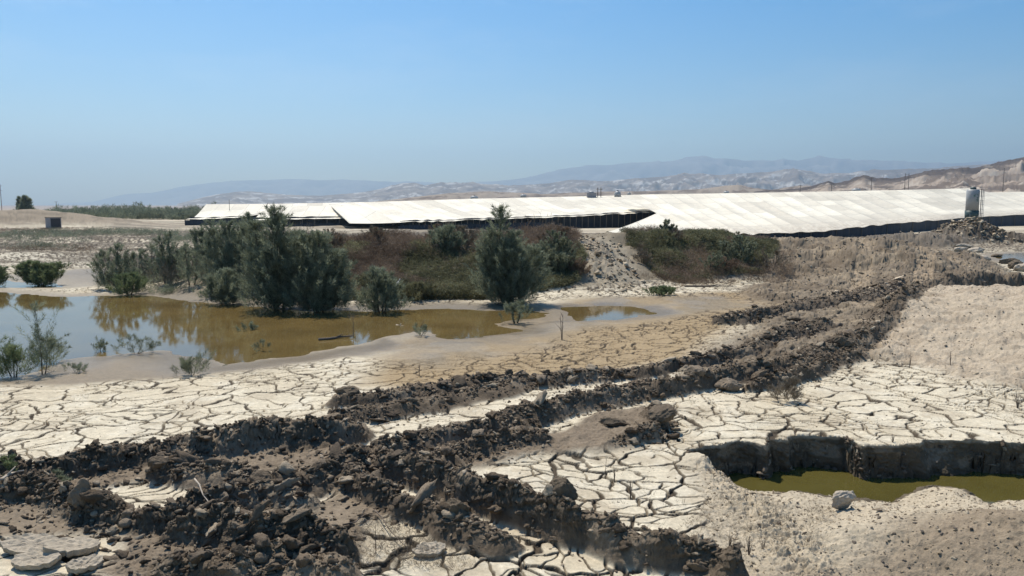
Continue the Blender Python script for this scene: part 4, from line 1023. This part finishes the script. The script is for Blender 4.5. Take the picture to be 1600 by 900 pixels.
M_CLOTH = cloth_mat()

def resample(pts, n):
    P = np.array(pts, float); s = np.r_[0, np.cumsum(np.abs(np.diff(P[:, 0])) + 1e-6)]; t = np.linspace(0, s[-1], n)
    return np.stack([np.interp(t, s, P[:, k]) for k in range(P.shape[1])], 1)

def tent(name, eave, sky, label, left=None, nu=120, nv=26, wall=None, posts=None, panels=(24, 6), wall_in=1.2, seed=0, dust=0.0, back=True, low=0.0, hip=None):
    """eave/sky: lists of (px, py, depth) surveyed points; left: list of (v, px, py, depth) for the hipped end"""
    Epx = resample(eave, nu); Spx = resample(sky, nu)
    E = np.array([PD(*p) for p in Epx]); S = np.array([PD(*p) for p in Spx])
    v = np.linspace(0, 1, nv)
    G = E[None] * (1 - v[:, None, None]) + S[None] * v[:, None, None]
    u = np.linspace(0, 1, nu)
    if left:
        Lp = np.array([PD(*l[1:]) for l in left]); lv = [l[0] for l in left]
        LB = np.stack([np.interp(v, lv, Lp[:, k]) for k in range(3)], 1)
        blend = np.clip(1 - u / .06, 0, 1)[None, :, None] ** 1.3
        G = G + (LB - G[:, 0])[:, None, :] * blend
    # sag between the ridge cables, flutter
    uu, vv = np.meshgrid(u, v)
    un = uu * panels[0]
    G[..., 2] += -.20 * np.abs(np.sin(math.pi * un)) ** .8 * np.sin(math.pi * vv) - .25 * np.sin(math.pi * vv) * 1.0
    G[..., 2] += (fbm(un * 1.0, vv * 3.0, 1.2, 3, seed) - .5) * .22 * np.sin(math.pi * np.clip(vv + .08, 0, 1))
    G[0, :, 2] += (vn(u * panels[0] * 2, u * 0, seed) - .5) * .22
    V = G.reshape(-1, 3); idx = np.arange(nu * nv).reshape(nv, nu)
    Fc = np.stack([idx[:-1, :-1], idx[:-1, 1:], idx[1:, 1:], idx[1:, :-1]], -1).reshape(-1, 4)
    org = np.array([E[0, 0], E[0, 1], 0.0])
    root = empty(name, tuple(org), 0, label, 'shade tent', 'white roofed shade tents')
    nb = 0
    if back:   # far slope down to the ground side
        Bk = S + np.array([-6.0, 16.0, 0]); Bk[:, 2] = np.maximum(1.5, S[:, 2] - 3.5)
        V = np.concatenate([V, Bk]); b0 = nu * nv; top = idx[-1]
        Fb = np.stack([top[:-1], top[1:], b0 + np.arange(1, nu), b0 + np.arange(nu - 1)], -1)[int(nu * .15):]; Fc = np.concatenate([Fc, Fb])
    UVx = np.zeros((0, 2))
    if hip:
        foot = PD(*hip[0]); kk = int(hip[1] * (nv - 1)) + 1; na = 16; aa = np.linspace(0, 1, na); FL = np.repeat(foot[None], kk, 0)
        if len(hip) > 2:
            f2 = PD(*hip[2]); up_ = np.linspace(0, 1, nv - kk + 1)[1:, None]; FL = np.concatenate([FL, foot[None] * (1 - up_) + f2[None] * up_]); kk = nv
        edge = G[:kk, 0]
        Pt = FL[:, None] * (1 - aa[None, :, None]) + edge[:, None] * aa[None, :, None]
        bb = np.linspace(0, 1, kk)[:, None]
        Pt[..., 2] -= .28 * np.sin(math.pi * aa)[None] * (1 - .5 * bb) * np.minimum(1, bb * 3 + .25)
        b0 = len(V); V = np.concatenate([V, Pt.reshape(-1, 3)]); ih = b0 + np.arange(kk * na).reshape(kk, na)
        Fc = np.concatenate([Fc, np.stack([ih[:-1, :-1], ih[:-1, 1:], ih[1:, 1:], ih[1:, :-1]], -1).reshape(-1, 4)])
        UVx = np.stack([np.repeat(aa[None], kk, 0) * 1.9 - 7.05, bb * 2.0 + .06 + 0 * aa[None]], -1).reshape(-1, 2)
    me = np_mesh('roof_cloth', V - org, Fc, True)
    uvl = me.uv_layers.new(name='UVMap'); li = np.empty(len(me.loops), np.int32); me.loops.foreach_get('vertex_index', li)
    UV = np.zeros((len(V), 2)); UV[:nu * nv, 0] = (uu * panels[0]).ravel(); UV[:nu * nv, 1] = (vv * panels[1]).ravel()
    if hip: UV[-len(UVx):] = UVx
    uvl.data.foreach_set('uv', UV[li].astype(np.float32).ravel())
    D = np.zeros(len(V)); D[:nu * nv] = (dust * (1 - sstep(.0, .30, vv))).ravel() if dust else 0
    fattr(me, 'dust', D)
    link('roof_cloth', me, M_CLOTH, root)
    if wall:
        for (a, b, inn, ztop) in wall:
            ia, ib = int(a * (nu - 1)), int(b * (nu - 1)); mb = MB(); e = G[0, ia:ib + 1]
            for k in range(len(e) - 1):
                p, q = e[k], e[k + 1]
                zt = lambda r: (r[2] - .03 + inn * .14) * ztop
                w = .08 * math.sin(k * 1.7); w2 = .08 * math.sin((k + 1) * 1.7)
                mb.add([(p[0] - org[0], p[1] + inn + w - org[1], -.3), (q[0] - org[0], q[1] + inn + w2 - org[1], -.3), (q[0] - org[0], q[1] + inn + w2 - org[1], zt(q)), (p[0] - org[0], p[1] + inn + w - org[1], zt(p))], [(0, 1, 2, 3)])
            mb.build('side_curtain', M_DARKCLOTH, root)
    if posts:
        for (a, b, n) in posts:
            for t in np.linspace(a, b, n):
                k = t * (nu - 1); i = int(min(k, nu - 2)); p = G[0, i] * (1 - (k - i)) + G[0, i + 1] * (k - i)
                mb = MB(); mb.tube([(0, 0, -.3), (.02, 0, p[2] - .02)], .07, 6)
                o = mb.build('post', M_POST, root); o.location = (p[0] - org[0], p[1] + .25 - org[1], 0)
    return root

tent('shade_tent', [(288, 343, 150), (330, 342, 150), (370, 340, 152), (404, 335, 156), (470, 334, 160), (560, 333, 165), (660, 331, 170)],
     [(322, 319, 172), (420, 318.5, 176), (540, 316.5, 180), (640, 315.8, 184)],
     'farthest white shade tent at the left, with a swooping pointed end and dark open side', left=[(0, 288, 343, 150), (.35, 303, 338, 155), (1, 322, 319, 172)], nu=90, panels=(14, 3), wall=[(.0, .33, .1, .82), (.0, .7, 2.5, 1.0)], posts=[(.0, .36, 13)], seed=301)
tent('shade_tent', [(380, 343.5, 138), (410, 344, 136), (460, 342.5, 138), (547, 341, 142), (660, 339, 150)],
     [(408, 329, 158), (470, 322, 165), (660, 318.5, 172)],
     'second white shade tent from the left, half hidden behind the tallest tamarisk', left=[(0, 380, 343.5, 138), (.4, 398, 339, 145), (1, 409, 330, 158)], nu=70, panels=(10, 3), wall=[(.02, .97, .1, .45), (.0, 1, 3.0, 1.0)], posts=[(.05, .95, 14)], seed=302, back=False)
tent('shade_tent', [(622, 347.5, 120), (650, 346.8, 120), (700, 345.5, 121), (800, 341.5, 125), (900, 338, 131), (1022, 331.5, 140), (1080, 329, 144)],
     [(532, 316.5, 176), (600, 315, 176), (740, 310.5, 178), (900, 307, 182), (1000, 304.5, 186)],
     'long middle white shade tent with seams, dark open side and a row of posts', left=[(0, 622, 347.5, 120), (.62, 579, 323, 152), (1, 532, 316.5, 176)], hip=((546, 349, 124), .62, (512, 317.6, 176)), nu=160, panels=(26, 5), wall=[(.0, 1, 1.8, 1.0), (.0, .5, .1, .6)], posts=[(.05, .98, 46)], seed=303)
tent('shade_tent', [(1088, 368, 87), (1162, 366, 85), (1200, 365.5, 85), (1300, 360, 88), (1350, 354, 97), (1400, 349.5, 108), (1500, 340.5, 132), (1600, 335, 150), (1760, 328, 178)],
     [(972, 305, 150), (1020, 303.5, 150), (1100, 302.5, 150), (1250, 300, 152), (1400, 297, 158), (1480, 295, 170), (1520, 294, 180), (1545, 300.5, 190), (1590, 299.5, 200), (1650, 301, 215)],
     'largest and nearest white shade tent at the right, patched and dusty along its eave', left=[(0, 1088, 368, 87), (.48, 1024, 329, 118), (1, 972, 305, 150)], hip=((946, 363.5, 92), .48), nu=190, nv=40, panels=(27, 7), wall=[(.05, 1, .25, 1.0)], posts=[(.12, .98, 30)], seed=304, dust=.9)

# roof top tanks and vents on posts
def tank(px, py, dep, w, h, label, kind):
    x, y, z = PD(px, py, dep); root = empty('roof_tank', (x, y, z - .2), 0, label, 'water tank', 'tanks standing above the roof ridge')
    mb = MB()
    if kind == 'box':
        mb.box((0, 0, h * .5), (w, w * .8, h * .8)); mb.build('body', M_GREYP, root)
        mb = MB(); mb.lathe([(w * .3, h * .9), (w * .3, h * 1.05), (w * .1, h * 1.2)], 12); mb.build('lid', M_WHITE, root)
        for s in (-.1, .25):
            mb = MB(); mb.tube([(w * .8 + s * w, 0, -.2), (w * .8 + s * w, 0, h * 1.7)], .09, 6); mb.build('post', M_POLE, root)
        mb = MB(); mb.box((w * .88, 0, h * 1.45), (w * .7, .12, .12)); mb.build('crossbar', M_POLE, root)
    else:
        mb.lathe([(w * .48, 0), (w * .5, h * .5), (w * .42, h * .8), (w * .15, h)], 16); mb.build('body', M_WHITE, root, True)
        mb = MB(); mb.lathe([(w * .14, h), (w * .14, h * 1.12), (w * .02, h * 1.15)], 12); mb.build('lid', M_DARKB, root)
        mb = MB(); mb.box((0, 0, h * .03), (w * 1.08, w * 1.08, h * .1)); mb.build('base', M_STEEL, root)
tank(741, 311, 180, 1.9, 1.0, 'faint grey low tank on the roof ridge, leftmost of the tanks', 'dome')
tank(818, 307, 182, 1.5, .7, 'small white domed tank above the roof ridge, second from the left', 'dome')
tank(924, 309, 180, 2.1, 1.5, 'square grey tank with a white lid and posts above the roof ridge', 'box')
tank(965, 306.5, 182, 1.6, 1.4, 'white domed tank with a dark cap right of the square grey tank', 'dome')
tank(983, 304, 184, .9, .7, 'tiny grey tank just right of the white domed tank with a dark cap', 'dome')
tank(1135, 301.5, 158, 1.2, .6, 'small tank with a dark top on the ridge of the nearest tent', 'dome')
tank(1338, 298, 162, 1.8, .7, 'low white tank behind the ridge of the nearest tent, rightmost of the tanks', 'dome')

# silo
def silo():
    x, y, _ = PD(1518, 340, 126); z0 = .1
    topz = PD(1518, 296, 126)[2]; zb = PD(1518, 329, 126)[2]; R = .96
    root = empty('silo', (x, y, z0), 0, 'white feed silo with dark green hopper and ladder in front of the nearest tent', 'silo')
    zt = topz - z0; zh = zb - z0
    mb = MB(); mb.lathe([(R, zh), (R, zt - .25), (R * .95, zt - .2), (R * .9, zt)], 36); mb.build('tank', M_WHITE, root, True)
    mb = MB(); mb.lathe([(.2, zh - 2.6), (.35, zh - 2.2), (R + .05, zh - .9), (R + .08, zh)], 36); mb.build('hopper', M_GREENP, root, True)
    mb = MB(); mb.lathe([(.45, zt), (.45, zt + .28), (.3, zt + .38)], 18); mb.build('hatch', M_GREENP, root, True)
    for a in (45, 135, 225, 315):
        ca, sa = math.cos(math.radians(a)), math.sin(math.radians(a)); mb = MB(); mb.tube([(ca * R, sa * R, -.2), (ca * R, sa * R, zh)], .08, 6); mb.build('leg', M_STEEL, root)
    mb = MB(); a = math.radians(-35)
    cx, cy = math.cos(a) * (R + .22), math.sin(a) * (R + .22); tx, ty = -math.sin(a), math.cos(a)
    for s in (-.25, .25): mb.tube([(cx + tx * s, cy + ty * s, .3), (cx + tx * s, cy + ty * s, zt + .1)], .045, 5)
    k = .5
    while k < zt: mb.tube([(cx - tx * .25, cy - ty * .25, k), (cx + tx * .25, cy + ty * .25, k)], .03, 4); k += .35
    mb.build('ladder', M_DARKB, root)
    # hoops of the ladder cage
    mb = MB()
    for k in np.arange(1.8, zt, .7):
        mb.tube([(cx + math.cos(t + a) * .42, cy + math.sin(t + a) * .42, k) for t in np.linspace(-1.8, 1.8, 9)], .03, 4)
    for t in (-1.0, 0, 1.0): mb.tube([(cx + math.cos(t + a) * .42, cy + math.sin(t + a) * .42, 1.8), (cx + math.cos(t + a) * .42, cy + math.sin(t + a) * .42, zt)], .025, 4)
    mb.build('ladder_cage', M_STEEL, root)
    # faded green mark on the side: a solid cap shape above slanting strokes
    def curved(shape, name):
        mb = MB(); n = len(shape); rr = R + .012
        P = []
        for (u, w) in shape:
            an = math.radians(-90) + u / R; P.append((math.cos(an) * rr, math.sin(an) * rr, w))
        mb.add(P, [tuple(range(n))]); return mb
    M = plain_mat('faded_green', (.09, .16, .13), .7, var=.3, sc=3)
    c = zt - 1.2
    mk = MB()
    for sh in ([(-.42, c + .05), (-.2, c), (.1, c), (.35, c + .1), (.32, c + .42), (.1, c + .5), (-.2, c + .36), (-.42, c + .3)],
               [(-.36, c - .12), (.2, c - .3), (.4, c - .1), (.4, c - .03), (.1, c - .1), (-.36, c - .05)],
               [(-.05, c - .35), (.2, c - .4), (.3, c - .3), (.3, c - .75), (.22, c - .8), (.0, c - .6), (.12, c - .62), (.1, c - .5)]):
        s = curved(sh, ''); mk.add(s.v, s.f)
    mk.build('emblem', M, root)
silo()

# grey cabin on the left flat
def cabin():
    x, y = W(84, 358); z = H1(x, y); root = empty('cabin', (x, y, z), math.radians(38), 'small grey box cabin standing alone on the pale flat at the left', 'cabin')
    mb = MB(); mb.box((0, 0, .85), (1.7, 2.0, 1.75)); mb.build('wall', M_GREYP, root)
    mb = MB(); mb.box((0, 0, 1.77), (1.85, 2.15, .08)); mb.build('roof', M_POST, root)
    mb = MB(); mb.box((0, -1.02, .82), (1.45, .04, 1.55)); mb.build('door', M_DARKB, root)
    mb = MB(); mb.box((-.4, 0, .02), (2.6, 2.4, .12)); mb.build('base', M_POST, root)
    root.rotation_euler[2] = math.radians(50)
cabin()

# utility poles
def pole(px, pyt, pyb, dep, label, arms=1, double=False, name='utility_pole', cat='utility pole'):
    b = PD(px, pyb, dep); t = PD(px, pyt, dep); h = t[2] - b[2]; w = dep * .9 / F
    root = empty(name, tuple(b), 0, label, cat, 'utility poles in front of the hills')
    for s in ((-1.2, 1.2) if double else (0,)):
        mb = MB(); mb.tube([(s * dep / 500, 0, -3), (s * dep / 500, 0, h)], [w * .55, w * .4], 6); mb.build('pole_shaft', M_POLE, root)
    for k in range(arms):
        mb = MB(); mb.box((0, 0, h * (.94 - .18 * k)), (w * 6.5, w * .4, w * .4)); mb.build('crossarm', M_POLE, root)
pole(1250, 289, 303, 420, 'faint short utility pole behind the nearest tent, leftmost of the row', 1)
pole(1299, 287, 303, 400, 'short utility pole behind the nearest tent, between the faint one and the twin pole', 1)
pole(1361, 277, 300, 380, 'single utility pole left of the twin pole behind the nearest tent', 1)
pole(1416, 271, 300, 380, 'twin shafted utility pole behind the middle of the nearest tent', 2, True)
pole(1567, 262, 296, 340, 'tallest utility pole on the brown hill at the right', 1)
pole(3, 288, 330, 260, 'thin lattice mast at the left edge above the sand mound', 2, False, 'mast', 'mast')
pole(88, 315, 321, 900, 'tiny post on the far left horizon', 1)
pole(359, 312, 338, 165, 'thin mast standing against the left shade tent', 0)

# ------------------------------------------------------------ hills and mountains
def hills(name, sky, d0, d1, dpk, cols, seed, nx=420, ny=60, base=320.5, rough=.35, patch=None, freq=1.0, detail=1.0, crest=None):
    S = np.array(sky, float); px = np.linspace(S[0, 0], S[-1, 0], nx); sk = np.interp(px, S[:, 0], S[:, 1])
    ds = np.linspace(d0, d1, ny); X = []; Y = []; Z = []
    tx = (px - 800) / F
    for d in ds:
        x = tx * d; q = (d - d0) / (dpk - d0) if d < dpk else 1 - (d - dpk) / (d1 - dpk)
        q = max(q, 0)
        hmax = (base - sk) / F * dpk + CH
        k = freq / (d1 - d0) * 4
        rid = 1 - fbm(x, np.full_like(x, d), k, 6, seed, .55, True) * 1.6
        h = hmax * (q ** .9) * (1 - rough * (1 - q)) + hmax * (rid - .45) * rough * (q * (1.15 - q) * 3) 
        if abs(d - dpk) <= (d1 - d0) / ny: h = hmax * (1 + (rid - .5) * .06 * detail)
        X.append(x); Y.append(np.full_like(x, d)); Z.append(np.maximum(h * (q > 0), 0) - 3 * (q <= 0))
    X = np.array(X); Y = np.array(Y); Z = np.array(Z)
    V = np.stack([X.ravel(), Y.ravel(), Z.ravel()], 1); idx = np.arange(nx * ny).reshape(ny, nx)
    Fc = np.stack([idx[:-1, :-1], idx[:-1, 1:], idx[1:, 1:], idx[1:, :-1]], -1).reshape(-1, 4)
    k = freq / (d1 - d0) * 4
    me = np_mesh(name, V, Fc, True)
    A = np.empty((len(V), 3)); A[:] = cols[0]
    m = sstep(.48, .62, fbm(V[:, 0], V[:, 1] * 1.5, k * 1.5, 5, seed + 4, .6))
    A = A * (1 - m[:, None]) + np.array(cols[1]) * m[:, None]
    if patch is not None:
        m = sstep(patch[1], patch[1] + .06, fbm(V[:, 0], V[:, 1] * 1.2 + V[:, 2] * 2, k * 3, 5, seed + 8, .6)) * (1 - sstep(.6, .95, Z.ravel() / (Z.max() + 1)))
        A = A * (1 - m[:, None]) + np.array(patch[0]) * m[:, None]
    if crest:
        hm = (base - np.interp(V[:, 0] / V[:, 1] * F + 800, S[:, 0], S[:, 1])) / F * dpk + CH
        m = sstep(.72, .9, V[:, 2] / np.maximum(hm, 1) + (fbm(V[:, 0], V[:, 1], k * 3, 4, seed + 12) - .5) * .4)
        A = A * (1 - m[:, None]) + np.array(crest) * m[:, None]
    cattr(me, 'albedo', A); fattr(me, 'rgh', np.full(len(V), .95))
    o = link(name, me, M_HILL); tag(o, kind='structure'); return o
def hill_mat():
    m, nt, out = newmat('hill_soil'); b = N(nt, 'ShaderNodeBsdfDiffuse'); a = N(nt, 'ShaderNodeAttribute', attribute_name='albedo')
    nt.links.new(a.outputs['Color'], b.inputs[0]); nt.links.new(b.outputs[0], out.inputs['Surface']); return m
M_HILL = hill_mat()
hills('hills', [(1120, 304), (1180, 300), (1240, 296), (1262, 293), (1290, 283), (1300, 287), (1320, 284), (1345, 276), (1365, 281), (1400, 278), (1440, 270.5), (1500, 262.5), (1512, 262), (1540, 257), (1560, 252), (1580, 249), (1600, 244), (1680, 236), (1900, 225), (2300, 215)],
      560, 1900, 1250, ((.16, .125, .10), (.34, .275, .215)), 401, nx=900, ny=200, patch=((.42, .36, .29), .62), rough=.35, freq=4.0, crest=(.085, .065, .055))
hills('hills', [(540, 320.4), (590, 315), (640, 309.5), (700, 303), (760, 300), (800, 301), (850, 304), (940, 300), (1000, 300), (1060, 298), (1090, 297), (1130, 291.5), (1150, 290), (1175, 295), (1200, 298), (1245, 291), (1262, 292), (1330, 298)],
      900, 1700, 1300, ((.30, .25, .20), (.17, .135, .11)), 402, nx=300, ny=40, rough=.5, freq=3)
hills('hills', [(280, 319), (320, 309), (345, 304), (375, 300), (400, 300.5), (450, 305), (500, 307), (540, 304), (580, 299), (610, 292), (630, 287), (650, 286.5), (665, 291), (690, 286), (700, 288), (740, 287), (760, 289), (800, 291), (850, 287), (890, 282), (940, 284),
                (1000, 279), (1040, 276), (1080, 273), (1120, 274), (1150, 271), (1200, 269), (1240, 266.5), (1280, 271), (1340, 270), (1390, 265), (1450, 263), (1520, 258), (1700, 255), (1900, 262)],
      3300, 5200, 4300, ((.20, .165, .145), (.30, .25, .21)), 403, nx=800, ny=110, patch=((.50, .47, .43), .60), rough=.42, freq=2.4)
hills('mountains', [(60, 321), (150, 316), (200, 304), (240, 302), (290, 292), (330, 287), (380, 283), (450, 281), (540, 282), (640, 285), (700, 287), (780, 284), (830, 277), (870, 267), (930, 258), (1000, 256), (1050, 254), (1080, 246), (1095, 244), (1115, 249), (1170, 252), (1240, 251), (1275, 247), (1310, 251), (1390, 254), (1450, 256), (1600, 252), (1900, 255), (2300, 262)],
      8200, 11800, 10000, ((.27, .25, .25), (.31, .29, .28)), 404, nx=500, ny=50, rough=.5, freq=2.2)

# ------------------------------------------------------------ haze
def haze():
    mb = MB(); mb.box((0, 5800, 421), (26000, 13600, 852)); o = mb.build('haze', None)
    m, nt, out = newmat('haze_air'); v = N(nt, 'ShaderNodeVolumePrincipled')
    v.inputs['Color'].default_value = (.63, .84, 1.0, 1); v.inputs['Density'].default_value = HAZE; v.inputs['Anisotropy'].default_value = 0.45
    nt.links.new(v.outputs[0], out.inputs['Volume']); o.data.materials.append(m)
    tag(o, 'thin blue air haze over the whole plain', 'haze', kind='stuff')
HAZE = 1.7e-4
haze()

# ------------------------------------------------------------ light, sky, camera
EL, AZ = 60.0, -28.0     # sun ahead of the viewer, to the left
el = math.radians(EL); az = math.radians(AZ)
S = Vector((math.sin(az) * math.cos(el), math.cos(az) * math.cos(el), math.sin(el)))
sun = bpy.data.lights.new('sun', 'SUN'); sun.energy = 3.9; sun.angle = math.radians(.53); sun.color = (1.0, .93, .82)
so = bpy.data.objects.new('sun', sun); COL.objects.link(so); so.rotation_euler = (-S).to_track_quat('-Z', 'Y').to_euler(); so.location = (0, 0, 60)
w = bpy.data.worlds.new('World'); scene.world = w; w.use_nodes = True; nt = w.node_tree; nt.nodes.clear()
sky = nt.nodes.new('ShaderNodeTexSky'); sky.sky_type = 'NISHITA'; sky.sun_disc = False
sky.sun_elevation = el; sky.sun_rotation = az; sky.air_density = 1.0; sky.dust_density = .6; sky.ozone_density = 1.2; sky.altitude = 0
bg = nt.nodes.new('ShaderNodeBackground'); bg.inputs['Strength'].default_value = .082
wo = nt.nodes.new('ShaderNodeOutputWorld'); hs = nt.nodes.new('ShaderNodeHueSaturation'); hs.inputs['Saturation'].default_value = 1.75; nt.links.new(sky.outputs[0], hs.inputs['Color']); tc = nt.nodes.new('ShaderNodeTexCoord'); mp = nt.nodes.new('ShaderNodeMapping'); mp.inputs['Scale'].default_value = (2.2, 2.2, 9.0); nt.links.new(tc.outputs['Generated'], mp.inputs[0])
cn = noise(nt, mp.outputs[0], 1.6, 7, .62); cr = mapr(nt, cn.outputs['Fac'], .50, .78, 0.0, .16)
cm = nt.nodes.new('ShaderNodeMix'); cm.data_type = 'RGBA'; nt.links.new(cr.outputs[0], cm.inputs[0]); nt.links.new(hs.outputs[0], cm.inputs[6]); cm.inputs[7].default_value = (7.5, 8.0, 8.6, 1)
nt.links.new(cm.outputs[2], bg.inputs[0]); nt.links.new(bg.outputs[0], wo.inputs[0])
cam = bpy.data.cameras.new('camera'); cam.sensor_width = 36; cam.lens = F / 1600 * 36; cam.clip_start = .1; cam.clip_end = 40000
co = bpy.data.objects.new('camera', cam); COL.objects.link(co); co.location = (0, 0, CH); co.rotation_euler = (math.pi / 2 - TH, 0, 0)
scene.camera = co
scene.view_settings.view_transform = 'Standard'; scene.view_settings.look = 'None'; scene.view_settings.gamma = 1
scene.view_settings.exposure = 0.60
